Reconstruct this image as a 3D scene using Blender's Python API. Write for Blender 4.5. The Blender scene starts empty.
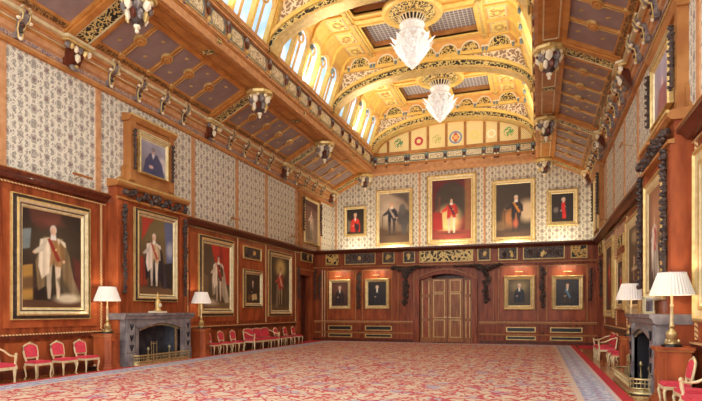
import bpy, bmesh, math, random
import numpy as np
from mathutils import Vector, Matrix
random.seed(7)
PI = math.pi
C = bpy.context.scene.collection
sc = bpy.context.scene
# ------------------------------------------------------------------ dimensions
XL, XR = -11.85, 2.70          # side walls
YF, YU = 27.70, 30.50          # panelled end wall (front of gallery) and papered wall above it
ZL = 4.93                      # ledge on top of the panelling
MX = -9.2                      # mirror constant of the roof: x' = MX - x
TR = [4.75, 10.95, 17.25, 23.5, 29.75]   # roof trusses

def s2l(c):
    c = np.asarray(c, dtype=float)
    return np.where(c <= 0.04045, c/12.92, ((c+0.055)/1.055)**2.4)
def col(r, g, b):
    return tuple(float(v) for v in s2l((r/255, g/255, b/255)))+(1,)

# ------------------------------------------------------------------ node helpers
class E:
    def __init__(s, nt, k): s.nt = nt; s.k = k
    def _m(s, op, *a):
        n = s.nt.nodes.new('ShaderNodeMath'); n.operation = op
        for i, v in enumerate((s,)+a):
            if isinstance(v, E): s.nt.links.new(v.k, n.inputs[i])
            else: n.inputs[i].default_value = v
        return E(s.nt, n.outputs[0])
    def __add__(s, o): return s._m('ADD', o)
    __radd__ = __add__
    def __sub__(s, o): return s._m('SUBTRACT', o)
    def __rsub__(s, o): return (s*-1)+o
    def __mul__(s, o): return s._m('MULTIPLY', o)
    __rmul__ = __mul__
    def __lt__(s, o): return s._m('LESS_THAN', o)
    def __gt__(s, o): return s._m('GREATER_THAN', o)
    def sin(s): return s._m('SINE')
    def cos(s): return s._m('COSINE')
    def abs(s): return s._m('ABSOLUTE')
    def min(s, o): return s._m('MINIMUM', o)
    def max(s, o): return s._m('MAXIMUM', o)
    def fract(s): return s._m('FRACT')
    def sqrt(s): return s._m('SQRT')
    def step(s, a, b):
        n = s.nt.nodes.new('ShaderNodeMapRange'); n.interpolation_type = 'SMOOTHSTEP'
        s.nt.links.new(s.k, n.inputs[0]); n.inputs[1].default_value = a; n.inputs[2].default_value = b
        return E(s.nt, n.outputs[0])
def mix(nt, f, a, b):
    n = nt.nodes.new('ShaderNodeMix'); n.data_type = 'RGBA'
    nt.links.new(f.k, n.inputs[0])
    for i, v in ((6, a), (7, b)):
        if isinstance(v, E): nt.links.new(v.k, n.inputs[i])
        else: n.inputs[i].default_value = v
    return E(nt, n.outputs[2])
def new_mat(name):
    m = bpy.data.materials.new(name); m.use_nodes = True
    nt = m.node_tree
    return m, nt, nt.nodes['Principled BSDF']
def pos(nt):
    g = nt.nodes.new('ShaderNodeNewGeometry'); s = nt.nodes.new('ShaderNodeSeparateXYZ')
    nt.links.new(g.outputs['Position'], s.inputs[0])
    return g.outputs['Position'], E(nt, s.outputs[0]), E(nt, s.outputs[1]), E(nt, s.outputs[2])
def noise(nt, vec, scale, detail=2, sx=(1, 1, 1)):
    mp = nt.nodes.new('ShaderNodeMapping'); mp.inputs['Scale'].default_value = sx
    nt.links.new(vec, mp.inputs[0])
    n = nt.nodes.new('ShaderNodeTexNoise'); n.inputs['Scale'].default_value = scale; n.inputs['Detail'].default_value = detail
    nt.links.new(mp.outputs[0], n.inputs[0])
    return E(nt, n.outputs[0])
def setc(nt, b, c):
    if isinstance(c, E): nt.links.new(c.k, b.inputs['Base Color'])
    else: b.inputs['Base Color'].default_value = c
def plain(name, c, rough=.5, metal=0., emis=None, es=0., coat=0.):
    m, nt, b = new_mat(name); setc(nt, b, c)
    b.inputs['Roughness'].default_value = rough; b.inputs['Metallic'].default_value = metal
    b.inputs['Coat Weight'].default_value = coat
    if emis: b.inputs['Emission Color'].default_value = emis; b.inputs['Emission Strength'].default_value = es
    return m
def varied(name, c1, c2, scale=3., rough=.5, metal=0., sx=(1, 1, 1), detail=3, lo=.3, hi=.7, coat=0.):
    m, nt, b = new_mat(name); P = pos(nt)[0]
    setc(nt, b, mix(nt, noise(nt, P, scale, detail, sx).step(lo, hi), c1, c2))
    b.inputs['Roughness'].default_value = rough; b.inputs['Metallic'].default_value = metal
    b.inputs['Coat Weight'].default_value = coat
    return m
def scroll(name, bg, fg, scale=7., w=.05, rough=.5):
    m, nt, b = new_mat(name); P = pos(nt)[0]
    n = noise(nt, P, scale, 1)
    f = 1-(n-.5).abs().step(w*.5, w)
    setc(nt, b, mix(nt, f, bg, fg)); b.inputs['Roughness'].default_value = rough
    return m
M = {}
M['wood'] = varied('red_wood', col(162, 84, 46), col(118, 54, 28), 2.2, .42, sx=(3, 3, .45), coat=.06)
M['wood_panel'] = varied('red_wood_panel', col(178, 94, 52), col(136, 64, 34), 1.8, .4, sx=(2, 2, .6), coat=.08)
M['wood_deep'] = varied('deep_wood', col(110, 54, 34), col(84, 40, 26), 2.5, .35, sx=(3, 3, .5), coat=.2)
M['door'] = varied('golden_brown_door', col(172, 112, 66), col(140, 84, 46), 2.4, .35, sx=(3, 3, .5), coat=.05)
M['tan'] = varied('tan_wood', col(208, 158, 112), col(188, 134, 88), 2.5, .45, sx=(2, 2, 2))
M['oak'] = varied('oak_wood', col(184, 128, 72), col(160, 102, 54), 2.2, .42, sx=(1, 1, 1))
M['honey'] = varied('honey_wood', col(200, 138, 70), col(174, 112, 52), 3, .42)
M['purple'] = varied('mauve_board', col(152, 130, 124), col(138, 116, 112), 2, .6)
M['gold'] = varied('gilding', col(222, 194, 128), col(200, 168, 100), 7, .36, .4)
M['pale_gold'] = varied('pale_gilding', col(232, 218, 176), col(214, 196, 146), 7, .4, .25)
M['vault'] = varied('golden_vault', col(238, 204, 116), col(230, 188, 96), 5, .45, .05)
M['vault_tan'] = varied('golden_tan_vault', col(232, 186, 112), col(220, 168, 92), 4, .5)
M['cream'] = plain('cream_paint', col(238, 226, 196), .5)
M['dark'] = varied('dark_carving', col(52, 40, 38), col(84, 66, 56), 9, .5)
M['corbel_dark'] = varied('mottled_silver_paint', col(96, 84, 84), col(150, 140, 132), 12, .5)  # silver grey mottled darker and paler at random
M['black'] = plain('black_paint', col(20, 18, 18), .35)
M['brass'] = varied('brass', col(204, 186, 136), col(168, 148, 98), 10, .3, .65)
M['red'] = varied('red_damask', col(218, 72, 88), col(204, 58, 76), 14, .8, detail=1)
M['marble'] = varied('grey_marble', col(150, 145, 144), col(104, 99, 104), 3.2, .28, detail=6, coat=.2)
M['iron'] = plain('blackened_iron', col(40, 38, 44), .5, .4)
M['soot'] = varied('sooty_brick', col(66, 58, 62), col(34, 30, 36), 4, .8)
M['mirror'] = plain('polished_steel', col(190, 200, 215), .12, .9)
M['lattice'] = None
M['shade'] = plain('pleated_silk', col(236, 228, 214), .8, 0, (1, .93, .84, 1), .10)
M['crystal'] = varied('moulded_glass', col(242, 242, 240), col(206, 208, 212), 16, .12)
_b = M['crystal'].node_tree.nodes['Principled BSDF']; _b.inputs['Emission Color'].default_value = (1, .97, .92, 1); _b.inputs['Emission Strength'].default_value = .14  # faint glow put into the unlit chandelier glass to whiten it
M['bulb'] = plain('lit_bulb', (1, 1, 1, 1), .5, 0, (1, .82, .6, 1), 6)
M['scroll_dark'] = scroll('gold_scroll_on_black', col(38, 34, 28), col(216, 194, 124), 8.5, .085)
M['scroll_low'] = scroll('dull_scroll_on_brown', col(96, 62, 34), col(168, 124, 66), 11, .08)
M['scroll_fine'] = scroll('gold_scroll_on_brown', col(84, 64, 38), col(224, 196, 120), 9, .1)
M['tracery'] = scroll('pale_tracery', col(150, 124, 100), col(240, 226, 196), 6, .09)
M['scroll_black'] = scroll('carved_relief', col(40, 32, 32), col(112, 92, 78), 9, .07)
M['heraldic'] = scroll('gilt_relief_on_black', col(40, 30, 24), col(226, 186, 96), 4.2, .10)
M['lattice_gilt'] = scroll('pierced_gilt_panel', col(58, 44, 26), col(236, 216, 140), 5.5, .13)
M['motto'] = scroll('painted_motto', col(226, 214, 180), col(140, 108, 80), 11, .06)
M['slate'] = plain('blue_grey_paint', col(112, 130, 134), .5)
M['leaf_red'] = scroll('gilt_leaf_on_red', col(190, 90, 50), col(244, 222, 130), 4.2, .2)
M['beaded'] = None

def _wallpaper():
    m, nt, b = new_mat('damask_wallpaper'); P, x, y, z = pos(nt)
    p = .74
    n = (noise(nt, P, 5., 2)-.5)*.07
    mxx = (((x+y)*(1/p)).fract()-.5).abs()*p+n
    zz = (z*(1/p)).fract()*p-n
    def dist(a, c): return ((mxx-a)*(mxx-a)+(zz-c)*(zz-c)).sqrt()
    sw = (z*(2*PI/p)).sin()*.12
    stem = 1-((mxx-.185-sw).abs().min((mxx-.185+sw).abs()).min((mxx-.185-(z*(4*PI/p)).cos()*.09).abs())).step(.016, .034)
    d = dist(.06, .185).min(dist(.31, .185)).min(dist(.06, .555)).min(dist(.31, .555)).min(dist(.185, .37)).min(dist(.185, .0)).min(dist(.185, .74))
    curl = (d*(2*PI/.062)+(mxx*34.)).sin().step(-.1, .5)*(1-d.step(.10, .13))
    leaf = (noise(nt, P, 30., 1)).step(.50, .62)*.55
    line = stem.max(curl).max(leaf)
    spot = (1-dist(.37, .37).min(dist(0., 0.)).min(dist(0, .74)).step(.03, .06)).max(1-dist(.185, .37).step(.015, .04)).max((1-dist(.185, .02).step(.015, .04)))
    c = mix(nt, line, col(154, 148, 136), col(228, 223, 203))
    c = mix(nt, spot*.7, c, col(126, 88, 92))
    setc(nt, b, c); b.inputs['Roughness'].default_value = .6
    return m
for k_ in ('wood', 'wood_panel', 'wood_deep', 'door', 'oak', 'honey', 'tan'): M[k_].node_tree.nodes['Principled BSDF'].inputs['Specular IOR Level'].default_value = .28
M['paper'] = _wallpaper()

def _carpet():
    m, nt, b = new_mat('axminster_carpet'); P, x, y, z = pos(nt)
    d = (x+11.12).min(1.63-x).min(27.1-y)
    n2 = (noise(nt, P, 6., 2)-.5)*2.2
    a = noise(nt, P, 2.6, 1); a2 = noise(nt, P, 5.2, 1); a3 = noise(nt, P, 1.7, 1)
    u = x*(2*PI/1.3)+(a3-.5)*2.5; v = y*(2*PI/1.5)+(a-.5)*2.
    med = (u.cos()*v.cos()).abs()
    l1 = 1-(a-.5).abs().step(.014, .034)
    l2 = (1-(a2-.5).abs().step(.030, .055))*(1-med.step(.62, .85))
    l3 = 1-(med-.50).abs().step(.05, .12)
    red = l1.max(l2).max(l3*(noise(nt, P, 7., 1)).step(.44, .5))
    c = mix(nt, a3.step(.58, .64), col(208, 190, 162), col(172, 168, 176))
    c = mix(nt, red*.95, c, col(186, 50, 60))
    # border
    bu = ((x+y)*(2*PI/.55)+n2*.8).sin()*((x-y)*(2*PI/.55)).sin()
    bl = mix(nt, bu.step(.25, .45), col(188, 188, 200), col(214, 206, 202))
    bl = mix(nt, (bu*-1).step(.55, .7), bl, col(176, 82, 86))
    bl = mix(nt, (n2.abs()).step(.28, .0), bl, col(150, 158, 184))
    c = mix(nt, d < .95, c, col(206, 182, 160))
    c = mix(nt, d < .84, c, bl)
    c = mix(nt, d < .30, c, col(206, 186, 180))
    c = mix(nt, d < .21, c, col(186, 44, 52))
    setc(nt, b, c); b.inputs['Roughness'].default_value = .95
    return m
M['carpet'] = _carpet()

def _floor():
    m, nt, b = new_mat('oak_parquet'); P, x, y, z = pos(nt)
    mp = nt.nodes.new('ShaderNodeMapping'); mp.inputs['Rotation'].default_value = (0, 0, PI/4)
    nt.links.new(P, mp.inputs[0])
    t = nt.nodes.new('ShaderNodeTexBrick'); nt.links.new(mp.outputs[0], t.inputs[0])
    t.inputs['Color1'].default_value = col(190, 124, 66); t.inputs['Color2'].default_value = col(160, 96, 48); t.inputs['Mortar'].default_value = col(96, 54, 28)
    t.inputs['Scale'].default_value = 2.2; t.inputs['Mortar Size'].default_value = .012; t.inputs['Brick Width'].default_value = .9; t.inputs['Row Height'].default_value = .22
    nt.links.new(t.outputs[0], b.inputs['Base Color'])
    b.inputs['Roughness'].default_value = .22; b.inputs['Coat Weight'].default_value = .3
    return m
M['floor'] = _floor()

def _grille():
    m, nt, b = new_mat('grey_lattice'); P, x, y, z = pos(nt)
    a = (x*(2*PI/.17)).sin(); c = (y*(2*PI/.17)).sin()
    f = a.step(.55, .8).max(c.step(.55, .8))
    setc(nt, b, mix(nt, f, col(122, 116, 122), col(196, 190, 184))); b.inputs['Roughness'].default_value = .6
    return m
M['lattice'] = _grille()

def _beads():
    m, nt, b = new_mat('gilt_beading'); P, x, y, z = pos(nt)
    f = ((x+y+z)*(2*PI/.09)).sin().step(-.9, .3)
    setc(nt, b, mix(nt, f, col(150, 84, 50), col(236, 204, 146))); b.inputs['Roughness'].default_value = .4
    return m
M['beaded'] = _beads()

def _pane():
    m, nt, b = new_mat('daylit_glass'); P, x, y, z = pos(nt)
    c = mix(nt, noise(nt, P, 1.1, 2).step(.35, .65), (.34, .60, .90, 1), (.70, .85, 1, 1))
    setc(nt, b, (.2, .25, .3, 1)); nt.links.new(c.k, b.inputs['Emission Color']); b.inputs['Emission Strength'].default_value = 1.0
    b.inputs['Roughness'].default_value = .3
    return m
M['pane'] = _pane()
def _stained(name, tint, emblem):
    """a lit mosaic panel; emblem = (colour, kind) in the panel's own object space"""
    m, nt, b = new_mat(name)
    tc = nt.nodes.new('ShaderNodeTexCoord'); s = nt.nodes.new('ShaderNodeSeparateXYZ'); nt.links.new(tc.outputs['Object'], s.inputs[0])
    x, z = E(nt, s.outputs[0]), E(nt, s.outputs[2])
    g = ((x*(2*PI/.11)).sin()*(z*(2*PI/.11)).sin()).step(.1, .5)
    c = mix(nt, g, tint, col(248, 240, 206))
    if emblem:
        ec, kind = emblem
        r = (x*x+z*z).sqrt()
        if kind == 'ring': f = 1-(r-.19).abs().step(.05, .08)
        elif kind == 'leaf': f = (1-r.step(.22, .30))*(noise(nt, tc.outputs['Object'], 9, 1)-.45).step(0, .05)
        else: f = 1-(x.abs()*1.3+z.abs()*.8).step(.24, .29)
        c = mix(nt, f, c, ec)
        if kind == 'arms':
            c = mix(nt, 1-(r-.31).abs().step(.03, .06), c, col(120, 140, 170))
            c = mix(nt, 1-(x.abs().max(z.abs())).step(.10, .12), c, col(250, 180, 110))
    setc(nt, b, c); nt.links.new(c.k, b.inputs['Emission Color']); b.inputs['Emission Strength'].default_value = .12
    return m

# ------------------------------------------------------------------ mesh builder
class MB:
    def __init__(s): s.v = []; s.f = []; s.m = []; s.mats = []
    def mi(s, m):
        m = M[m] if isinstance(m, str) else m
        if m not in s.mats: s.mats.append(m)
        return s.mats.index(m)
    def add(s, vs, fs, m):
        o = len(s.v); i = s.mi(m)
        s.v += [tuple(p) for p in vs]
        for f in fs: s.f.append([o+k for k in f]); s.m.append(i)
        return s
    def box(s, x0, x1, y0, y1, z0, z1, m):
        x0, x1 = min(x0, x1), max(x0, x1); y0, y1 = min(y0, y1), max(y0, y1); z0, z1 = min(z0, z1), max(z0, z1)
        vs = [(x, y, z) for x in (x0, x1) for y in (y0, y1) for z in (z0, z1)]
        return s.add(vs, [(0, 1, 3, 2), (4, 6, 7, 5), (0, 4, 5, 1), (2, 3, 7, 6), (0, 2, 6, 4), (1, 5, 7, 3)], m)
    def prism(s, pts, a, b, m, axis='y', caps=True):
        """extrude a 2-D outline from a to b; axis y: pts are (x,z); axis x: (y,z); axis z: (x,y)"""
        def P(p, t):
            return {'y': (p[0], t, p[1]), 'x': (t, p[0], p[1]), 'z': (p[0], p[1], t)}[axis]
        n = len(pts); vs = [P(p, a) for p in pts]+[P(p, b) for p in pts]
        fs = [(i, (i+1) % n, n+(i+1) % n, n+i) for i in range(n)]
        if caps: fs += [tuple(range(n)), tuple(range(2*n-1, n-1, -1))]
        return s.add(vs, fs, m)
    def lathe(s, prof, m, c=(0, 0, 0), seg=16, a0=0, a1=2*PI, sy=1.):
        full = abs(a1-a0-2*PI) < 1e-6; n = seg if full else seg+1
        vs = []
        for r, z in prof:
            for k in range(n):
                a = a0+(a1-a0)*k/seg
                vs.append((c[0]+r*math.cos(a), c[1]+r*math.sin(a)*sy, c[2]+z))
        fs = []
        for j in range(len(prof)-1):
            for k in range(seg):
                k2 = (k+1) % n if full else k+1
                fs.append((j*n+k, j*n+k2, (j+1)*n+k2, (j+1)*n+k))
        return s.add(vs, fs, m)
    def tube(s, pts, r, m, seg=8, caps=True):
        pts = [Vector(p) for p in pts]; n = len(pts)
        rr = r if isinstance(r, (list, tuple)) else [r]*n
        vs = []
        for i, p in enumerate(pts):
            t = (pts[min(i+1, n-1)]-pts[max(i-1, 0)]).normalized()
            up = Vector((0, 0, 1)) if abs(t.z) < .9 else Vector((1, 0, 0))
            a = t.cross(up).normalized(); b = t.cross(a)
            for k in range(seg):
                g = 2*PI*k/seg
                vs.append(p+rr[i]*(math.cos(g)*a+math.sin(g)*b))
        fs = [(i*seg+k, i*seg+(k+1) % seg, (i+1)*seg+(k+1) % seg, (i+1)*seg+k) for i in range(n-1) for k in range(seg)]
        if caps: fs += [tuple(range(seg)), tuple(range((n-1)*seg, n*seg))]
        return s.add(vs, fs, m)
    def ball(s, c, r, m, sub=1, jit=0.):
        key = sub
        if key not in ICO:
            bm = bmesh.new(); bmesh.ops.create_icosphere(bm, subdivisions=sub, radius=1)
            bm.verts.ensure_lookup_table()
            ICO[key] = ([v.co.copy() for v in bm.verts], [tuple(v.index for v in f.verts) for f in bm.faces]); bm.free()
        V, F = ICO[key]
        r = r if isinstance(r, (tuple, list)) else (r, r, r)
        return s.add([(c[0]+p.x*r[0]*(1+random.uniform(-jit, jit)), c[1]+p.y*r[1]*(1+random.uniform(-jit, jit)), c[2]+p.z*r[2]*(1+random.uniform(-jit, jit))) for p in V], F, m)
    def build(s, name, parent=None, loc=(0, 0, 0), rz=0., smooth=35, kind=None):
        me = bpy.data.meshes.new(name); me.from_pydata(s.v, [], s.f)
        for m in s.mats: me.materials.append(m)
        me.polygons.foreach_set('material_index', s.m)
        bm = bmesh.new(); bm.from_mesh(me); bmesh.ops.recalc_face_normals(bm, faces=bm.faces); bm.to_mesh(me); bm.free()
        if smooth:
            me.shade_smooth(); me.set_sharp_from_angle(angle=math.radians(smooth))
        o = bpy.data.objects.new(name, me); C.objects.link(o)
        o.location = loc; o.rotation_euler = (0, 0, rz); o.parent = parent
        if kind: o['kind'] = kind
        return o
ICO = {}
ROT = {'left': PI/2, 'far': 0., 'right': -PI/2}

def tag(o, label, cat, group=None):
    o['label'] = label; o['category'] = cat
    if group: o['group'] = group
    return o
def thing(name, label, cat, loc=(0, 0, 0), rz=0., group=None):
    o = bpy.data.objects.new(name, None); C.objects.link(o); o.empty_display_size = .1
    o.location = loc; o.rotation_euler = (0, 0, rz)
    return tag(o, label, cat, group)
def structure(name):
    o = bpy.data.objects.new(name, None); C.objects.link(o); o['kind'] = 'structure'; o.empty_display_size = .1
    return o
def dup(root, loc, rz, label):
    def cp(o, parent):
        c = o.copy(); C.objects.link(c); c.parent = parent
        for ch in list(KIDS.get(o.name, [])): cp(bpy.data.objects[ch], c)
        return c
    KIDS = {}
    for o in bpy.data.objects:
        if o.parent: KIDS.setdefault(o.parent.name, []).append(o.name)
    r = cp(root, None); r.location = loc; r.rotation_euler = (0, 0, rz); r['label'] = label
    return r
ORD = ['first', 'second', 'third', 'fourth', 'fifth', 'sixth', 'seventh', 'eighth', 'ninth', 'tenth', 'eleventh', 'twelfth', 'thirteenth', 'fourteenth', 'fifteenth', 'sixteenth', 'seventeenth', 'eighteenth', 'nineteenth', 'twentieth']
def mx(s, x): return x if s < 0 else MX-x

# ------------------------------------------------------------------ room shell
MB().box(-13.4, 4.2, -1.5, YU+.3, -.12, 0, 'floor').build('floor', kind='structure')
cp = MB().box(-11.12, 1.63, -1.2, 27.1, .001, .022, 'carpet').build('carpet')
tag(cp, 'huge cream and red patterned carpet with blue-grey border filling the floor', 'carpet')
for nm, x0, x1, lab in (('runner', 1.72, 2.65, 'plain red runner on the floor by the right-hand far corner'), ('runner', -11.8, -11.2, 'plain red runner on the floor by the left doorway')):
    o = MB().box(x0, x1, 25.2, 27.2, .001, .02, plain('red_runner', col(196, 40, 58), .95)).build(nm); tag(o, lab, 'rug')

def wall_side(side):
    """lower panelling, ledge, paper above; local frame: x along the wall (left to right as seen), -y into the room, z up"""
    s = -1 if side == 'left' else 1
    W = structure('wall_'+side)
    X = XL if s < 0 else XR
    # world coordinates, room side direction n
    n = 1 if s < 0 else -1
    y0 = 4.0
    door = (25.5, 27.15) if s < 0 else (25.3, 26.9)
    dz = 3.55
    lo = MB()
    lo.box(X, X-.3*n, y0, door[0], 0, ZL-.1, 'wood'); lo.box(X, X-.3*n, door[1], YF+.3, 0, ZL-.1, 'wood'); lo.box(X, X-.3*n, door[0], door[1], dz, ZL-.1, 'wood')
    seams = [9.0, 12.15, 16.15, 19.55, 22.0, 25.2] if s < 0 else [11.1, 14.6, 18.95, 21.5, 25.0]
    ends = [y0]+seams
    br = (12.3, 15.85) if s < 0 else (11.3, 14.2)     # behind the chimney breast
    pn = MB(); bd = MB()
    for a, b in zip(ends[:-1], ends[1:]):
        if b-a > .6 and not (a > br[0]-.3 and b < br[1]+.4):
            pn.box(X, X+.03*n, a+.16, b-.16, 1.22, ZL-.42, 'wood_panel')
            pn.box(X, X+.025*n, a+.2, b-.2, .22, .86, 'wood_panel')
    for q in seams:
        bd.box(X, X+.05*n, q-.016, q+.016, 1.12, ZL-.25, 'beaded')
    dd = [(y0, br[0]), (br[1], door[0]-.25)]
    rail = MB()
    for a, b in dd:
        bd.box(X, X+.09*n, a, b, 1.04, 1.07, 'beaded'); bd.box(X, X+.05*n, a, b, ZL-.25, ZL-.22, 'beaded')
        rail.box(X, X+.07*n, a, b, .94, 1.04, 'wood_deep'); rail.box(X, X+.05*n, a, b, 0, .18, 'wood_deep')
    bd.box(X, X+.05*n, br[1], YF-.1, ZL-.26, ZL-.21, 'beaded')
    t = .25 if s < 0 else .3
    for a, b in ((y0, br[0]), (br[1], YF)):
        rail.prism([(X, ZL-.18), (X+t*.45*n, ZL-.16), (X+t*.7*n, ZL-.07), (X+t*n, ZL-.03), (X+t*n, ZL+.03), (X, ZL+.09)], a, b, 'wood_deep')
        rail.box(X, X+(t+.01)*n, a, b, ZL+.03, ZL+.055, 'oak')
    lo.build('panelling', W); pn.build('raised_panel', W); bd.build('gilt_bead', W); rail.build('ledge_and_rail', W)
    up = MB().box(X, X-.3*n, y0, YU+.3, ZL, 8.2, 'paper'); up.build('damask_paper', W)
    bt = MB()
    for q in ([9.15, 12.05, 16.5, 19.5, 22.05, 25.3, 28.4] if s < 0 else [11.0, 14.6, 17.1, 19.6, 22.2, 24.6]):
        bt.box(X, X+.035*n, q-.09, q+.09, ZL+.08, 8.12, 'tan')
    bt.build('batten', W)
    # cornice under the soffit
    co = MB()
    co.prism([(X, 8.02), (X+.10*n, 8.04), (X+.12*n, 8.22), (X+.2*n, 8.26), (X+.22*n, 8.5), (X+.34*n, 8.56), (X+.4*n, 8.72), (X+.45*n, 8.84), (X+.45*n, 8.95), (X, 8.95)], y0, YU, 'tan')
    co.build('cornice', W)
    c2 = MB().box(X+.36*n, X+.46*n, y0, YU, 8.62, 8.71, 'pale_gold'); c2.box(X+.11*n, X+.15*n, y0, YU, 8.235, 8.26, 'gold'); c2.box(X+.22*n, X+.245*n, y0, YU, 8.47, 8.50, 'pale_gold'); c2.build('gilt_line', W)
    c4 = MB().box(X+.2*n, X+.232*n, y0, YU, 8.40, 8.455, 'honey'); c4.box(X, X+.11*n, y0, YU, 7.96, 8.03, 'honey'); c4.box(X+.3*n, X+.36*n, y0, YU, 8.545, 8.58, 'honey'); c4.build('dark_fillet', W)
    c3 = MB().box(X+.10*n, X+.135*n, y0, YU, 8.10, 8.20, scroll('dotted_band', col(190, 158, 130), col(116, 104, 116), 16, .09)); c3.build('dotted_band', W)
    # doorway
    D = structure('door_2' if s < 0 else 'door_3')
    f = MB()
    a, b = door
    f.box(X-.3*n, X-1.6*n, a-.1, a, 0, dz+.1, 'wood_deep'); f.box(X-.3*n, X-1.6*n, b, b+.1, 0, dz+.1, 'wood_deep'); f.box(X-.3*n, X-1.6*n, a, b, dz, dz+.1, 'wood_deep'); f.box(X-1.6*n, X-1.7*n, a-.1, b+.1, 0, dz+.1, 'wood_deep')
    f.build('door_recess', D)
    g = MB()
    for q in (a-.13, b+.13): g.box(X, X+.1*n, q-.13, q+.13, 0, dz+.05, 'wood')
    g.box(X, X+.12*n, a-.26, b+.26, dz, dz+.25, 'wood'); g.box(X, X+.16*n, a-.3, b+.3, dz+.25, dz+.32, 'oak')
    g.build('architrave', D)
    h = MB()
    h.box(X-.5*n, X-.58*n, a+.02, b-.02, 0, dz, 'wood_deep')
    for z0, z1 in ((.3, 1.1), (1.3, 2.3), (2.5, 3.3)):
        h.box(X-.46*n, X-.5*n, a+.25, (a+b)/2-.08, z0, z1, 'wood'); h.box(X-.46*n, X-.5*n, (a+b)/2+.08, b-.25, z0, z1, 'wood')
    lf = h.build('door_leaf', D)
    cu = MB(); zz = []
    for k in range(25): zz.append((X-.35*n+.05*n*(k % 2), a+.05+(.5)*k/24))
    cu.add([(x, y, z) for x, y in zz for z in (0.02, dz-.1)], [(2*i, 2*i+2, 2*i+3, 2*i+1) for i in range(24)], plain('red_curtain', col(150, 30, 40), .9))
    cu.build('door_curtain', D)
wall_side('left'); wall_side('right')

# far wall ---------------------------------------------------------------------
W = structure('wall_far')
lo = MB()
DX0, DX1, DZ = -5.85, -3.15, 3.42
lo.box(XL-.3, DX0, YF, YF+.3, 0, ZL-.1, 'wood'); lo.box(DX1, XR+.3, YF, YF+.3, 0, ZL-.1, 'wood')
arc = [(DX0+(DX1-DX0)*k/14, 3.22+.32*math.sin(PI*k/14)) for k in range(15)]
lo.prism(arc+[(DX1, ZL-.1), (DX0, ZL-.1)], YF, YF+.3, 'wood')
lo.box(XL-.3, XR+.3, YF+.3, YU, ZL-.15, ZL-.1, 'wood_deep')
lo.build('panelling', W)
up = MB().box(XL-.3, XR+.3, YU, YU+.3, 0, 11.0, 'paper').build('damask_paper', W)
bt = MB()
for q in (-11.6, -6.45, -2.8): bt.box(q-.05, q+.05, YU-.03, YU, ZL, 9.7, 'tan')
rl = MB(); bd = MB(); pn = MB()
rl.prism([(YF, ZL-.18), (YF-.1, ZL-.16), (YF-.16, ZL-.07), (YF-.24, ZL-.03), (YF-.24, ZL+.03), (YF, ZL+.09)], XL, XR, 'wood_deep', axis='x')
rl.box(XL, XR, YF-.12, YF, 3.93, 4.08, 'wood'); rl.box(XL, XR, YF-.17, YF, 4.0, 4.06, 'oak')
for a, b in ((XL, DX0-.35), (DX1+.35, XR)):
    rl.box(a, b, YF-.09, YF, .98, 1.06, 'oak'); rl.box(a, b, YF-.08, YF, .42, .50, 'oak'); rl.box(a, b, YF-.05, YF, 0, .14, 'wood_deep')
    bd.box(a, b, YF-.1, YF, 1.07, 1.10, 'beaded')
rl.build('ledge_and_rail', W)
for a, b in ((-11.05, -9.4), (-9.0, -7.35), (-1.85, 0.0), (.4, 2.2)):
    for x in (a, b): bd.box(x-.03, x+.03, YF-.035, YF, 1.15, 3.85, 'oak')
    bd.box(a, b, YF-.035, YF, 3.8, 3.85, 'oak')
    pn.box(a+.06, b-.06, YF-.015, YF, 1.2, 3.8, 'wood_panel')
for x in (-7.0, -6.15, -2.95, -2.1):   # pilaster edges by the door
    bd.box(x-.02, x+.02, YF-.05, YF, 1.2, 3.85, 'oak')
for x in (-11.35, -11.2): bd.box(x-.015, x+.015, YF-.04, YF, .2, 3.9, 'pale_gold')
pn.build('raised_panel', W); bd.build('moulding', W); bt.build('batten', W)
for i, (a, b) in enumerate(((-11.0, -9.6), (-8.85, -7.35), (-1.5, -.1), (.55, 2.0))):
    for z0, z1, lab in ((.58, .84, 'upper'), (.20, .40, 'lower')):
        o = thing('heating_vent', '%s dark slotted vent in the dado, %s' % (lab, ['nearest the left corner', 'between the two left black-coated portraits and the door', 'just right of the central door', 'nearest the right corner'][i]), 'vent', ((a+b)/2, YF, z0), 0, 'vents in the far dado')
        w = (b-a)/2
        MB().box(-w+.06, w-.06, -.02, 0, .05, z1-z0-.05, 'black').build('slot', o)
        g = MB(); g.box(-w, w, -.05, 0, z1-z0-.045, z1-z0, 'gold'); g.box(-w, w, -.05, 0, 0, .045, 'gold'); g.box(-w, -w+.06, -.05, 0, .045, z1-z0-.045, 'gold'); g.box(w-.06, w, -.05, 0, .045, z1-z0-.045, 'gold'); g.build('vent_frame', o)
# panelled chests between vents
for x in (-9.22, .22): MB().ball((x, YF-.06, .55), .05, 'black').build('dado_knob', W)

# central double door -----------------------------------------------------------
D = structure('door_1')
g = MB()
g.box(DX0-.26, DX0, YF-.14, YF+.25, 0, 3.24, 'wood'); g.box(DX1, DX1+.26, YF-.14, YF+.25, 0, 3.24, 'wood')
out = [(DX0-.26+(DX1-DX0+.52)*k/16, 3.24+.52*math.sin(PI*k/16)) for k in range(17)]
inn = [(DX0+(DX1-DX0)*k/16, 3.24+.32*math.sin(PI*k/16)) for k in range(17)]
g.prism(out+inn[::-1], YF-.14, YF+.25, 'wood'); g.build('architrave', D)
g = MB(); g.prism([(p[0], p[1]) for p in out]+[(p[0], p[1]+.05) for p in out[::-1]], YF-.2, YF-.1, 'oak'); g.build('arch_moulding', D)
g = MB(); g.box(DX0, DX1, YF+.75, YF+.8, 0, 3.7, 'wood_deep')
for s in (-1, 1): g.box(-4.5+s*1.35, -4.5+s*1.5, YF+.31, YF+.8, 0, 3.7, 'wood_deep')
g.build('door_recess', D)
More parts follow.
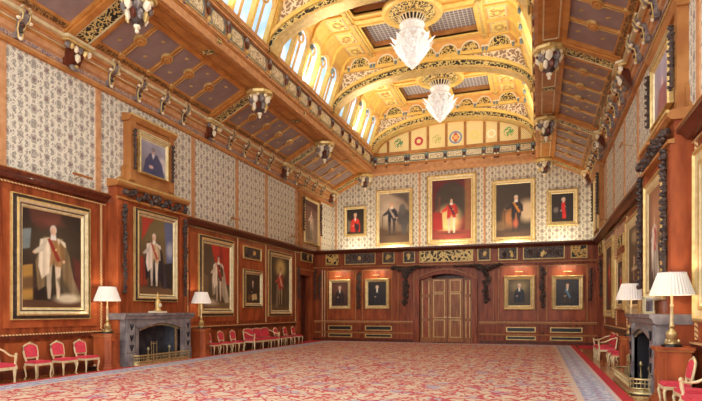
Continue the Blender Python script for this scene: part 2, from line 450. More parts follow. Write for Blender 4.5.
for x0, x1 in ((-5.85, -5.25), (-3.61, -3.15)):
    g = MB(); g.box(x0, x1, YF+.12, YF+.2, 0, 3.5, 'door')
    w = (x1-x0)
    for z0, z1 in ((.25, 1.1), (1.25, 2.35), (2.5, 3.2)):
        g.box(x0+.13, x1-.13, YF+.09, YF+.12, z0, z1, 'wood_panel')
        for a in (x0+.12, x1-.15): g.box(a, a+.03, YF+.07, YF+.12, z0, z1, 'gold')
    g.build('side_panel', D)
MID = -4.41
for s in (-1, 1):
    x0, x1 = (MID-.84, MID-.01) if s < 0 else (MID+.01, MID+.80)
    g = MB(); g.box(x0, x1, YF+.02, YF+.10, 0.02, 3.3, 'door')
    for z0, z1 in ((.3, 1.15), (1.3, 2.5), (2.62, 3.2)):
        g.box(x0+.15, x1-.15, YF-.005, YF+.02, z0, z1, 'door')
        fr = [(x0+.12, x1-.12, z0-.03, z0), (x0+.12, x1-.12, z1, z1+.03)]
        for a, b, c, d in fr: g.box(a, b, YF-.015, YF+.02, c, d, 'gold')
        for a in (x0+.12, x1-.15): g.box(a, a+.03, YF-.015, YF+.02, z0, z1, 'gold')
    lf = g.build('door_leaf', D)
    h = MB(); xx = MID-s*-.09
    h.box(xx-.06, xx+.06, YF-.05, YF, 1.28, 1.33, 'pale_gold'); h.ball((xx, YF-.06, 1.3), .035, 'pale_gold'); h.build('door_handle', lf)

# ------------------------------------------------------------------ carved ornament
def carved(name, label, cat, wall, loc, shape, group, m='dark', parent=None):
    """shape: list of (x, z, r, depth) clusters in wall-local space"""
    g = MB()
    for x, z, r, d in shape:
        for k in range(7):
            a = random.uniform(0, 2*PI); q = random.uniform(.2, .9)*r
            g.ball((x+q*math.cos(a), -.03-random.uniform(0, d), z+q*math.sin(a)), (r*random.uniform(.35, .6), d*.9+.01, r*random.uniform(.35, .6)), m, 1, .18)
        g.ball((x, -.05-d, z), r*.55, m, 1, .2)
    pp = sorted([(q[0], -.04, q[1]) for q in shape], key=lambda q: (q[0] if abs(shape[0][0]-shape[-1][0]) > .3 else q[2])); pp = [q for i_, q in enumerate(pp) if i_ == 0 or math.dist(q, pp[i_-1]) > .02]
    if len(pp) > 1: g.tube(pp, .035, m, 6)
    o = g.build(name, None, loc, ROT[wall], smooth=25)
    return tag(o, label, cat, group)
def drop(h, w):
    out = []; n = max(5, int(h/.125))
    for k in range(n):
        t = k/(n-1); z = h*(1-t)
        r = w*(.5+.5*abs(math.sin(t*PI*3.2+.5)))*(1-.25*t)
        out.append((random.uniform(-.25, .25)*w, z, r, .045))
    return out
def carve_drop(wall, loc, h, w, label):
    return carved('carved_drop', label, 'carving', wall, loc, drop(h, w), 'dark limewood carved drops')

# ------------------------------------------------------------------ paintings
def soft(d, w=.012): return np.clip(.5-d/w, 0, 1)
class Canvas:
    def __init__(s, w, h, px, bg, bg2=None, seed=1):
        s.w, s.h = w, h; s.nx = max(8, int(px*min(1, w/h)*1.0)); s.ny = max(8, int(s.nx*h/w))
        s.U, s.V = np.meshgrid(np.linspace(0, w/h, s.nx), np.linspace(0, 1, s.ny))
        s.a = w/h; bg = np.array(bg)/255.; bg2 = bg if bg2 is None else np.array(bg2)/255.
        t = s.V[..., None]; s.A = bg2*(1-t)+bg*t
        r = np.random.RandomState(seed)
        s.N = np.zeros_like(s.U)
        for k in range(8):
            fx, fy, p, q = r.uniform(3, 16), r.uniform(3, 16), r.uniform(0, 6), r.uniform(0, 6)
            s.N += np.sin(s.U*fx+p+2*np.sin(s.V*fy+q))*np.sin(s.V*fy+q)/8
        s.r = r
    def put(s, mask, c, o=1.):
        c = np.array(c)/255.; k = (mask*o)[..., None]; s.A = s.A*(1-k)+c*k
    def ell(s, x, y, rx, ry, c, o=1., blur=.03, rot=0.):
        x = x*s.a; dx = s.U-x; dy = s.V-y; cr, sr = math.cos(rot), math.sin(rot)
        u = (dx*cr+dy*sr)/rx; v = (-dx*sr+dy*cr)/ry
        s.put(np.clip((1-np.sqrt(u*u+v*v))/max(blur/min(rx, ry), 1e-3)+.5, 0, 1), c, o)
    def poly(s, pts, c, o=1., blur=.012):
        """soft even-odd polygon; x in 0..1 of width"""
        P = [(p[0]*s.a, p[1]) for p in pts]; inside = np.zeros_like(s.U, bool); dm = np.full_like(s.U, 9.)
        for (x0, y0), (x1, y1) in zip(P, P[1:]+P[:1]):
            c1 = (y0 > s.V) != (y1 > s.V)
            with np.errstate(divide='ignore', invalid='ignore'):
                xi = (x1-x0)*(s.V-y0)/((y1-y0) if y1 != y0 else 1e-9)+x0
            inside ^= c1 & (s.U < xi)
            L2 = (x1-x0)**2+(y1-y0)**2+1e-12
            t = np.clip(((s.U-x0)*(x1-x0)+(s.V-y0)*(y1-y0))/L2, 0, 1)
            dm = np.minimum(dm, np.hypot(s.U-x0-t*(x1-x0), s.V-y0-t*(y1-y0)))
        s.put(soft(np.where(inside, -dm, dm), blur), c, o)
    def folds(s, pts, c, n=5, amp=26):
        """a draped shape with soft lighter and darker folds running down it"""
        s.poly(pts, c); ys = [p[1] for p in pts]; xs = [p[0] for p in pts]; y0, y1 = min(ys), max(ys); x0, x1 = min(xs), max(xs)
        keep = s.A.copy()
        for k in range(n):
            t = (k+.5)/n; x = x0+(x1-x0)*t+s.r.uniform(-.01, .01); w = (x1-x0)/n*.28; d = amp if k % 2 else -amp
            s.poly([(x-w, y0), (x+w, y0), (x+w*.6+(.5-t)*.06, y1), (x-w*.6+(.5-t)*.06, y1)], tuple(min(255, max(0, v+d)) for v in c), .65, .015)
        m = np.zeros(s.U.shape+(3,)); B = s.A; s.A = m; s.poly(pts, (255, 255, 255)); m = s.A; s.A = keep*(1-m)+B*m
    def fig(s, x, top, foot, coat, legs=(225, 215, 200), cloak=None, sash=None, hair=(170, 150, 130), skin=(228, 184, 150), arm=1, lining=None, shoes=(50, 40, 36), k=1.15):
        """a standing gentleman, generic: head at top, feet at foot"""
        H = top-foot; h = H/7.3; a = s.a
        X = lambda d: x+d*H*k/a
        dk = lambda c, f: tuple(int(v*f) for v in c)
        s.ell(x+.02, foot+.02, .3*H, .03*H, (50, 38, 30), .5, .03)
        if cloak:
            s.folds([(X(-.11), top-1.15*h), (X(.11), top-1.15*h), (X(.19), top-2.8*h), (X(.24), top-5*h), (X(.36), foot+.1*h), (X(.20), foot-.1*h), (X(.10), foot+1.2*h), (X(-.10), foot+1.4*h), (X(-.17), foot+1.0*h), (X(-.2), top-3.6*h)], dk(cloak, .92), 7)
            s.poly([(X(-.09), top-3.8*h), (X(.10), top-3.8*h), (X(.11), foot+.4*h), (X(-.10), foot+.5*h)], dk(cloak, .35), .85, .03)
        for d in (-.05, .055):
            s.poly([(X(d-.038), top-3.7*h), (X(d+.038), top-3.7*h), (X(d+.024), top-5.4*h), (X(d+.026), top-6.0*h), (X(d+.016), foot+.2*h), (X(d-.014), foot+.2*h), (X(d-.024), top-6.0*h), (X(d-.028), top-5.4*h)], legs if d > 0 else dk(legs, .88))
            s.ell(X(d)-.012, foot+.12*h, .028*H, .012*H, shoes, blur=.01)
        s.folds([(X(-.085), top-1.25*h), (X(.085), top-1.25*h), (X(.09), top-2.4*h), (X(.10), top-4.0*h), (X(.03), top-3.9*h), (X(0), top-3.3*h), (X(-.03), top-4.0*h), (X(-.095), top-4.1*h), (X(-.085), top-2.4*h)], coat, 4, 16)
        if lining:
            s.folds([(X(-.15), top-1.45*h), (X(-.05), top-1.2*h), (X(-.03), top-2.6*h), (X(-.05), top-4.6*h), (X(-.13), top-5.2*h), (X(-.17), top-4*h)], lining, 3, -22)
            s.poly([(X(.04), top-1.15*h), (X(.14), top-1.5*h), (X(.15), top-2.0*h), (X(.06), top-1.7*h)], lining)
        s.poly([(X(.07), top-1.35*h), (X(.125), top-1.9*h), (X(.14), top-3.2*h), (X(.105), top-3.35*h), (X(.08), top-2.4*h)], dk(coat, .85)); s.ell(X(.122), top-3.4*h, .02*H, .022*H, skin, blur=.01)
        if arm > 0:
            s.poly([(X(-.07), top-1.35*h), (X(-.14), top-2.0*h), (X(-.215), top-2.55*h), (X(-.205), top-2.9*h), (X(-.1), top-2.5*h)], dk(coat, 1.1) if not lining else dk(lining, .9)); s.ell(X(-.215), top-2.75*h, .02*H, .02*H, skin, blur=.01)
            s.poly([(X(-.222), top-2.75*h), (X(-.212), top-2.75*h), (X(-.206), foot+.4*h), (X(-.214), foot+.4*h)], (60, 40, 34), .7, .006)
        if sash: s.poly([(X(-.07), top-1.35*h), (X(-.035), top-1.28*h), (X(.085), top-3.3*h), (X(.05), top-3.5*h)], sash)
        s.ell(X(.03), top-2.3*h, .014*H, .014*H, (236, 214, 150), blur=.008)
        s.poly([(X(-.028), top-.8*h), (X(.028), top-.8*h), (X(.035), top-1.4*h), (X(-.035), top-1.4*h)], (238, 232, 222))
        s.ell(x, top-.42*h, .052*H, .064*H, hair, blur=.012); s.ell(x, top-.56*h, .036*H, .052*H, skin, blur=.012); s.ell(X(-.018), top-.56*h, .012*H, .03*H, dk(skin, .8), .6, .01)
    def bust(s, x, top, h, coat, skin=(225, 180, 148), hair=(180, 165, 150), shirt=(235, 228, 215), extra=None):
        a = s.a; h = h*1.3; X = lambda d: x+d*h/a
        s.folds([(X(-.45), top-1.25*h), (X(.45), top-1.25*h), (X(1.0), top-1.75*h), (X(1.25), top-3.2*h), (X(1.15), top-4.6*h), (X(-1.15), top-4.6*h), (X(-1.25), top-3.2*h), (X(-1.0), top-1.75*h)], coat, 5, 14)
        s.poly([(X(-.22), top-.95*h), (X(.22), top-.95*h), (X(.12), top-1.9*h), (X(-.12), top-1.9*h)], shirt, blur=.02)
        if extra: s.poly([(X(-.6), top-1.5*h), (X(-.25), top-1.3*h), (X(.8), top-3.3*h), (X(.5), top-3.6*h)], extra)
        s.ell(x, top-.45*h, .42*h, .48*h, hair, blur=.02); s.ell(x, top-.55*h, .33*h, .45*h, skin, blur=.02); s.ell(X(-.18), top-.55*h, .1*h, .3*h, tuple(int(v*.8) for v in skin), .5, .02)
        s.ell(X(-.5), top-3.0*h, .24*h, .16*h, skin, .9, blur=.02); s.ell(X(.35), top-2.1*h, .09*h, .09*h, (236, 220, 170), .8, .01)
    def mesh(s, name, parent, y):
        s.A = np.clip(s.A*(1+.16*s.N[..., None])+.012*s.N[..., None], 0.01, 1)
        vs = [(-s.w/2+s.w*i/(s.nx-1), y, s.h*j/(s.ny-1)) for j in range(s.ny) for i in range(s.nx)]
        fs = [(j*s.nx+i, j*s.nx+i+1, (j+1)*s.nx+i+1, (j+1)*s.nx+i) for j in range(s.ny-1) for i in range(s.nx-1)]
        me = bpy.data.meshes.new(name); me.from_pydata(vs, [], fs)
        at = me.color_attributes.new('paint', 'FLOAT_COLOR', 'POINT')
        L = s2l(s.A); buf = np.concatenate([L, np.ones(L.shape[:2]+(1,))], 2).reshape(-1).astype(np.float32)
        at.data.foreach_set('color', buf); me.materials.append(M['oil'])
        o = bpy.data.objects.new(name, me); C.objects.link(o); o.parent = parent
        return o
def _oil():
    m, nt, b = new_mat('oil_paint'); a = nt.nodes.new('ShaderNodeVertexColor'); a.layer_name = 'paint'
    nt.links.new(a.outputs[0], b.inputs['Base Color']); b.inputs['Roughness'].default_value = .5
    return m
M['oil'] = _oil()

def frame_mesh(w, h, prof, mats):
    """prof: (inset from the outer edge, -y depth) rings; outer size w x h, base at z 0"""
    g = MB()
    rings = []
    for i, d in prof:
        rings.append([(-w/2+i, -d, i), (w/2-i, -d, i), (w/2-i, -d, h-i), (-w/2+i, -d, h-i)])
    for j in range(len(rings)-1):
        vs = rings[j]+rings[j+1]
        g.add(vs, [(k, (k+1) % 4, 4+(k+1) % 4, 4+k) for k in range(4)], mats[j])
    return g
def painting(wall, u, z0, w, h, fw, canvas_fn, label, style='bright', yoff=0., px=60, seed=1, lamp=None, group=None):
    X = {'left': XL+.02+yoff, 'right': XR-.02-yoff}.get(wall)
    loc = {'left': (X, u, z0), 'right': (X, u, z0), 'far': (u, YF-.02-yoff, z0), 'upper': (u, YU-.02-yoff, z0)}[wall]
    rz = ROT.get(wall, 0.)
    t = thing('framed_painting', label, 'painting', loc, rz, group)
    if style == 'dark_edge':
        prof = [(0, 0), (0, .07), (fw*.08, .08), (fw*.10, .05), (fw*.32, .05), (fw*.36, .11), (fw*.5, .13), (fw*.68, .10), (fw*.72, .07), (fw*.78, .07), (fw*.82, .085), (fw*.94, .07), (fw, .04), (fw+.03, .03)]
        mats = ['gold', 'gold', 'gold', 'dark', 'dark', 'gold', 'pale_gold', 'pale_gold', 'dark', 'dark', 'pale_gold', 'pale_gold', 'gold']
    else:
        prof = [(0, 0), (0, .08), (fw*.10, .11), (fw*.22, .12), (fw*.30, .08), (fw*.62, .055), (fw*.70, .075), (fw*.85, .065), (fw, .035), (fw+.03, .03)]
        mats = ['gold', 'gold', 'gold', 'gold', 'pale_gold', 'gold', 'gold', 'pale_gold', 'gold']
    frame_mesh(w, h, prof, mats).build('frame', t, smooth=20)
    cw, ch = w-2*fw, h-2*fw
    cv = canvas_fn(Canvas, cw, ch, px, seed)
    o = cv.mesh('canvas', t, -.035); o.location = (0, 0, fw)
    if lamp == 'top':
        g = MB(); g.tube([(0, -.02, h+.03), (0, -.12, h+.16), (0, -.26, h+.18)], .012, 'brass', 6); fo_ = g.build('picture_lamp', t); g = MB(); g.tube([(-.18, -.26, h+.17), (.18, -.26, h+.17)], .02, 'brass', 8); g.build('lamp_tube', fo_)
    return t

def P_L1(K, w, h, px, sd):
    c = K(w, h, px, (46, 34, 30), (40, 28, 24), sd); c.ell(.5, .62, .35, .3, (84, 72, 52), .8, .3); c.poly([(0, .78), (.14, .8), (.12, .6), (0, .58)], (132, 150, 150), .8)
    c.poly([(.1, 1), (.65, 1), (.55, .86), (.3, .80), (.15, .86)], (110, 60, 48), .7, .05)
    c.poly([(0, .42), (.16, .44), (.17, .06), (0, .05)], (176, 136, 66)); c.poly([(.85, .55), (1, .5), (1, .1), (.88, .1)], (112, 42, 36), .7, .05)
    c.poly([(0, .08), (1, .08), (1, 0), (0, 0)], (94, 64, 44))
    c.poly([(.25, .9), (.6, .96), (.7, .88), (.45, .84)], (128, 72, 58), .6, .06); c.poly([(.0, .30), (.3, .34), (.28, .2), (0, .18)], (84, 60, 44), .7, .04)
    c.fig(.50, .86, .07, (164, 124, 78), (226, 208, 176), (150, 128, 92), (150, 50, 40), (222, 206, 186), lining=(234, 220, 190), k=1.35); c.poly([(.56, .30), (.64, .34), (.86, .10), (.70, .07)], (84, 72, 52), .7, .03)
    c.ell(.75, .10, .16, .05, (238, 226, 190), .9, .04); return c
def P_L2(K, w, h, px, sd):
    c = K(w, h, px, (120, 104, 66), (90, 70, 50), sd); c.poly([(.72, 1), (1, 1), (1, .3), (.8, .35)], (92, 100, 132)); c.ell(.9, .62, .07, .10, (190, 190, 200), .7, .06)
    c.poly([(.08, 1), (.45, 1), (.3, .92), (.18, .78), (.08, .7)], (178, 62, 48)); c.poly([(.02, .5), (.2, .46), (.22, .1), (.02, .1)], (150, 58, 40))
    c.poly([(0, .1), (1, .1), (1, 0), (0, 0)], (112, 84, 58)); c.poly([(.72, .42), (1, .45), (1, .08), (.74, .1)], (40, 32, 34), .9)
    c.fig(.42, .80, .09, (206, 180, 140), (230, 220, 200), (50, 44, 52), (176, 66, 50), (222, 210, 196), lining=(232, 222, 206), k=1.3); return c
def P_L3(K, w, h, px, sd):
    c = K(w, h, px, (86, 66, 50), (96, 86, 62), sd); c.poly([(.28, 1), (1, 1), (1, .38), (.78, .42), (.5, .62), (.36, .84)], (182, 52, 36)); c.poly([(.55, 1), (.7, 1), (.8, .5), (.72, .5)], (140, 36, 28), .8)
    c.poly([(0, .12), (1, .1), (1, 0), (0, 0)], (120, 98, 70)); c.poly([(.0, .55), (.18, .5), (.2, .1), (0, .1)], (120, 96, 70))
    c.fig(.56, .84, .10, (96, 58, 44), (212, 196, 168), (206, 190, 160), (176, 60, 44), (90, 70, 58), lining=(232, 220, 194), k=1.3); c.ell(.2, .10, .22, .05, (212, 200, 176), .9, .05); return c
def P_L4(K, w, h, px, sd):
    c = K(w, h, px, (60, 48, 38), (56, 40, 32), sd); c.bust(.5, .78, .10, (36, 32, 34), hair=(220, 214, 204)); c.poly([(.4, .3), (.75, .34), (.8, .14), (.45, .1)], (214, 190, 130)); c.ell(.25, .2, .12, .1, (130, 92, 56), .8); return c
def P_L5(K, w, h, px, sd):
    c = K(w, h, px, (76, 66, 50), (84, 74, 58), sd); c.ell(.52, .80, .2, .17, (216, 190, 120), .95, .14); c.poly([(0, .12), (1, .12), (1, 0), (0, 0)], (110, 92, 66))
    c.fig(.5, .80, .08, (188, 70, 50), (176, 160, 128), (100, 84, 60), (230, 210, 190), (110, 90, 80), k=1.3); c.poly([(.3, .5), (.4, .52), (.36, .06), (.24, .06)], (150, 140, 116), .8); return c
def P_LU(K, w, h, px, sd):
    c = K(w, h, px, (160, 160, 176), (120, 112, 116), sd); c.ell(.85, .35, .2, .25, (206, 198, 196), .8, .12)
    c.poly([(.1, 0), (.95, 0), (.85, .38), (.66, .62), (.38, .62), (.2, .4)], (64, 68, 104)); c.ell(.5, .70, .085, .1, (196, 164, 150)); c.ell(.5, .75, .09, .07, (120, 110, 116), .8); c.poly([(.44, .6), (.56, .6), (.5, .45)], (220, 216, 214)); c.ell(.42, .22, .1, .05, (200, 170, 160)); return c
def P_LE(K, w, h, px, sd):
    c = K(w, h, px, (104, 70, 66), (150, 128, 104), sd); c.poly([(.0, 1), (1, 1), (1, .8), (.0, .9)], (84, 44, 44)); c.fig(.5, .78, .08, (196, 180, 164), (206, 196, 176), (150, 122, 104), (200, 160, 140), (130, 110, 100)); c.poly([(.64, .6), (.74, .6), (.72, .06), (.6, .06)], (176, 160, 136), .7); return c
def P_F1(K, w, h, px, sd):
    c = K(w, h, px, (44, 36, 30), (60, 50, 40), sd); c.bust(.5, .84, .13, (206, 52, 40), hair=(200, 190, 176)); c.poly([(.06, .6), (.26, .5), (.2, .1), (.05, .1)], (150, 140, 120), .7, .05); c.poly([(.45, .45), (.75, .35), (.7, .1), (.5, .05)], (50, 40, 44)); return c
def P_F2(K, w, h, px, sd):
    c = K(w, h, px, (176, 158, 140), (90, 70, 50), sd); c.ell(.3, .62, .22, .25, (214, 198, 176), .7, .2); c.poly([(.35, 1), (1, 1), (1, .7), (.8, .85)], (70, 60, 58), .8, .08); c.poly([(0, .3), (.4, .22), (1, .2), (1, 0), (0, 0)], (84, 62, 42), .9, .05)
    c.ell(.83, .5, .16, .16, (70, 66, 66), .9, .05); c.ell(.78, .66, .07, .11, (92, 88, 86), .9, .03); c.poly([(.72, .45), (.94, .45), (.9, .14), (.76, .14)], (78, 74, 74), .9)
    c.fig(.42, .80, .14, (38, 40, 56), (58, 54, 56), None, (190, 170, 150), (200, 150, 120), k=1.35); return c
def P_F3(K, w, h, px, sd):
    c = K(w, h, px, (96, 28, 34), (120, 42, 34), sd); c.ell(.5, .62, .28, .34, (66, 56, 48), 1, .04); c.ell(.42, .32, .2, .22, (250, 214, 140), .95, .16); c.poly([(.84, 1), (1, 1), (1, .1), (.84, .1)], (150, 104, 62), .8, .04)
    c.poly([(.02, .46), (.26, .46), (.28, .16), (.02, .16)], (168, 44, 38)); c.poly([(0, .14), (1, .14), (1, 0), (0, 0)], (142, 58, 44)); c.poly([(.16, .72), (.22, .72), (.2, .44), (.14, .44)], (120, 60, 46), .7)
    c.fig(.50, .69, .08, (200, 52, 40), (236, 220, 190), None, (50, 40, 50), (60, 46, 42), shoes=(36, 30, 30), k=1.3); return c
def P_F4(K, w, h, px, sd):
    c = K(w, h, px, (66, 54, 46), (60, 50, 38), sd); c.ell(.9, .48, .18, .2, (220, 196, 160), .9, .12); c.ell(.42, .36, .14, .18, (200, 132, 76), .8, .12); c.ell(.12, .20, .12, .1, (140, 108, 72), .7, .06); c.poly([(0, .12), (1, .12), (1, 0), (0, 0)], (84, 60, 44))
    c.fig(.58, .78, .08, (44, 38, 42), (56, 46, 44), None, (220, 140, 50), (214, 204, 190), k=1.35); c.ell(.56, .25, .05, .08, (220, 110, 80), .8, .05); return c
def P_F5(K, w, h, px, sd):
    c = K(w, h, px, (46, 38, 34), (40, 32, 28), sd); c.ell(.22, .42, .1, .1, (160, 150, 140), .6, .08); c.bust(.55, .86, .12, (40, 34, 40), hair=(205, 200, 190)); c.poly([(.46, .66), (.62, .7), (.66, .1), (.5, .1)], (200, 40, 36)); return c
def P_B(coat, bg, glow=None, extra=None, skin=(226, 190, 160), hair=(205, 195, 180)):
    def f(K, w, h, px, sd):
        c = K(w, h, px, bg, tuple(int(v*.75) for v in bg), sd)
        if glow: c.ell(.5, .72, .28, .25, glow, .8, .2)
        c.bust(.5, .86, .125, coat, skin, hair, extra=extra); return c
    return f
def P_RA(K, w, h, px, sd):
    c = K(w, h, px, (70, 56, 48), (90, 60, 44), sd); c.fig(.5, .84, .08, (192, 40, 34), (186, 60, 44), (160, 36, 34), (220, 190, 150)); return c
def P_RC(K, w, h, px, sd):
    c = K(w, h, px, (96, 76, 54), (86, 66, 46), sd); c.ell(.5, .86, .2, .08, (190, 170, 130), .8, .06); c.fig(.55, .62, .08, (90, 70, 54), (120, 100, 76), (70, 52, 42)); c.poly([(.45, .62), (.52, .62), (.52, .3), (.45, .3)], (206, 190, 150)); c.poly([(.25, .48), (.75, .48), (.75, .44), (.25, .44)], (206, 190, 150)); return c
def P_RM(K, w, h, px, sd):
    c = K(w, h, px, (150, 96, 66), (66, 50, 42), sd); c.ell(.55, .7, .25, .22, (196, 140, 104), .8, .2); c.fig(.42, .74, .08, (190, 60, 50), (226, 214, 196), (222, 208, 190), (230, 210, 190), lining=(236, 226, 210)); return c
def P_RD(K, w, h, px, sd):
    c = K(w, h, px, (96, 70, 52), (70, 50, 40), sd); c.fig(.5, .82, .08, (60, 40, 40), (200, 190, 170), (120, 50, 44), (200, 60, 50)); return c
def P_RU(K, w, h, px, sd):
    c = K(w, h, px, (176, 166, 184), (150, 132, 150), sd); c.poly([(.15, 0), (.85, 0), (.7, .5), (.3, .5)], (150, 92, 96)); c.ell(.5, .6, .08, .08, (214, 180, 170)); return c

DE = 'dark_edge'
painting('left', 10.52, 1.41, 2.38, 3.06, .30, P_L1, 'very large painting of a figure in ivory robes, nearest the camera on the left wall', DE, px=110, seed=1)
painting('left', 17.98, 1.42, 2.42, 3.06, .30, P_L3, 'tall left-wall painting of a robed figure before a bright red curtain', DE, px=80, seed=3)
painting('left', 20.76, 1.77, 1.66, 1.66, .20, P_L4, 'small square painting of a dark seated figure with pale papers, above the settee', DE, px=36, seed=4)
painting('left', 23.42, 1.38, 2.5, 3.1, .28, P_L5, 'tall left-wall painting of a red-coated figure under a golden glow, near the doorway', DE, px=64, seed=5)
FG = 'portraits on the papered end wall'
painting('upper', -10.35, 6.1, 1.4, 1.8, .17, P_F1, 'small painting of a red uniformed figure at the left end of the papered far wall', px=36, seed=6)
painting('upper', -7.95, 5.45, 2.2, 3.28, .20, P_F2, 'gilt framed painting of a dark uniformed figure beside a grey horse', px=60, seed=7)
painting('upper', -4.62, 5.4, 2.78, 3.95, .30, P_F3, 'largest painting on the far wall, red-coated figure with glow inside an arch', px=76, seed=8)
painting('upper', -1.27, 5.45, 2.28, 3.34, .24, P_F4, 'gilt framed painting of a dark figure with orange sash and smoky clouds', px=64, seed=9)
painting('upper', 1.22, 6.13, 1.55, 1.95, .24, P_F5, 'small painting of a red-fronted black coat at the right end of the papered wall', px=36, seed=10)
painting('far', -10.3, 1.74, 1.27, 1.62, .17, P_B((52, 36, 34), (92, 58, 44), (120, 74, 52)), 'small gilt portrait of a figure in brown, lower far wall, nearest the left corner', px=34, seed=11, lamp='top')
painting('far', -8.16, 1.74, 1.36, 1.63, .18, P_B((30, 30, 34), (42, 34, 32)), 'small gilt portrait of a figure in black, lower far wall, just left of the door', px=34, seed=12, lamp='top')
painting('far', -.87, 1.68, 1.48, 1.70, .22, P_B((38, 42, 52), (98, 86, 62), (150, 132, 92)), 'small gilt portrait of a dark-coated figure with olive glow, right of the door', px=34, seed=13, lamp='top')
painting('far', 1.33, 1.68, 1.42, 1.66, .20, P_B((62, 56, 50), (58, 56, 60), None, (92, 140, 170), hair=(70, 50, 44)), 'small gilt portrait with a blue sash, lower far wall, nearest right corner', px=34, seed=14, lamp='top')
painting('right', 23.2, 1.37, 2.6, 3.06, .30, P_RA, 'tall right-wall painting of a figure in scarlet, nearest the right-hand doorway', px=50, seed=15)
painting('right', 20.1, 1.66, 1.86, 1.86, .22, P_B((190, 60, 44), (60, 40, 36), None), 'small right-wall painting in orange and red under a carved panel', px=34, seed=16, lamp='top')
painting('right', 17.5, 1.49, 2.44, 2.96, .34, P_RC, 'right-wall painting of a brown interior, between the small one and the chimney breast', px=56, seed=17)
painting('right', 9.6, 1.43, 2.75, 3.02, .34, P_RD, 'large gilt framed painting cut by the right edge of the picture', px=64, seed=18)

# ------------------------------------------------------------------ chimney breasts with overmantel
def chimney(side, yc, half, half_up, proj, z_c0, z_c1, z_up, du=0.):
    s = -1 if side == 'left' else 1
    X = XL if s < 0 else XR
    o = bpy.data.objects.new('wall_chimney_'+side, None); C.objects.link(o); o['kind'] = 'structure'
    o.location = (X, yc, 0); o.rotation_euler = (0, 0, ROT[side])
    p = proj
    oh = 1.0                                     # clear opening of the hearth
    g = MB(); g.box(-half, -oh, -p, 0, 0, z_c0, 'wood_panel'); g.box(oh, half, -p, 0, 0, z_c0, 'wood_panel'); g.box(-oh, oh, -p, 0, 1.25, z_c0, 'wood_panel')
    g.box(-half, half, -p, 0, z_c0, z_c1, 'wood_panel')
    g.build('chimney_breast', o)
    q = MB()
    for a in (-half, half-.40): q.box(a, a+.40, -p-.07, -p, 0.0, z_c0, 'wood_panel'); q.box(a+.07, a+.33, -p-.085, -p-.07, 1.5, z_c0-.15, 'wood')
    q.build('pilaster', o)
    k = MB()
    k.prism([(-p, z_c0), (-p-.12, z_c0+.02), (-p-.12, z_c0+.08), (-p, z_c0+.1)], -half-.02, half+.02, 'oak', axis='x')
    k.prism([(0, z_c1-.08), (-p-.06, z_c1-.06), (-p-.13, z_c1), (-p-.15, z_c1+.10), (0, z_c1+.16)], -half-.06, half+.06, 'oak', axis='x')
    k.build('entablature', o)
    gl = MB().box(-half-.07, half+.07, -p-.16, -p-.1, z_c1+.06, z_c1+.115, 'gold'); gl.build('gilt_edge', o)
    # upper stage
    g = MB(); hu = half_up; pu = p*(.75 if side == 'left' else .42); up = bpy.data.objects.new('upper_stage', None); C.objects.link(up); up.parent = o; up.location = (-du, 0, 0)
    g.box(-hu, hu, -pu, 0, z_c1+.1, z_up-.1, 'oak')
    for sg in (-1, 1):
        g.prism([(sg*hu, z_c1+.1), (sg*(hu+.30), z_c1+.1), (sg*(hu+.24), z_c1+.28), (sg*(hu+.08), z_c1+.38), (sg*(hu+.10), z_c1+.6), (sg*hu, z_c1+.75)], -pu*.5, 0, 'oak')
        g.box(sg*hu, sg*(hu-.22), -pu-.06, -pu, z_c1+.25, z_up-.1, 'oak')
    g.box(-hu+.23, hu-.23, -pu-.05, -pu, z_up-.62, z_up-.3, 'oak')
    for j in range(5): g.box(-hu+.3, hu-.3, -pu-.07-.02*j, -pu, z_up-.55+.05*j, z_up-.52+.05*j, 'pale_gold')
    g.prism([(0, z_up-.12), (-pu-.06, z_up-.12), (-pu-.12, z_up-.04), (-pu-.15, z_up+.06), (0, z_up+.12)], -hu-.07, hu+.07, 'oak', axis='x')
    g.build('upper_case', up)
    gl = MB().box(-hu-.08, hu+.08, -pu-.16, -pu-.1, z_up+.02, z_up+.075, 'gold'); gl.build('gilt_edge', up)
    return o
chimney('left', 14.06, 1.62, 1.02, .30, 4.88, 5.34, 7.5)
chimney('right', 12.75, 1.45, 1.30, .32, 4.72, 5.22, 7.55, .25)
painting('left', 14.12, 1.93, 2.05, 2.84, .22, P_L2, 'tall painting of a white-haired robed figure over the left fireplace', DE, yoff=.30, px=84, seed=2)
painting('left', 14.04, 5.88, 1.34, 1.22, .075, P_LU, 'small blue-grey painting in the upper stage of the left overmantel', yoff=.23, px=48, seed=19)
painting('right', 12.72, 1.85, 1.86, 2.6, .24, P_RM, 'tall painting of a white and red robed figure over the right fireplace', yoff=.32, px=56, seed=20)
painting('right', 12.95, 5.75, 1.75, 1.35, .10, P_RU, 'pinkish painting in the upper stage of the right overmantel', yoff=.15, px=44, seed=21)
cl = 'dark limewood carved drops'
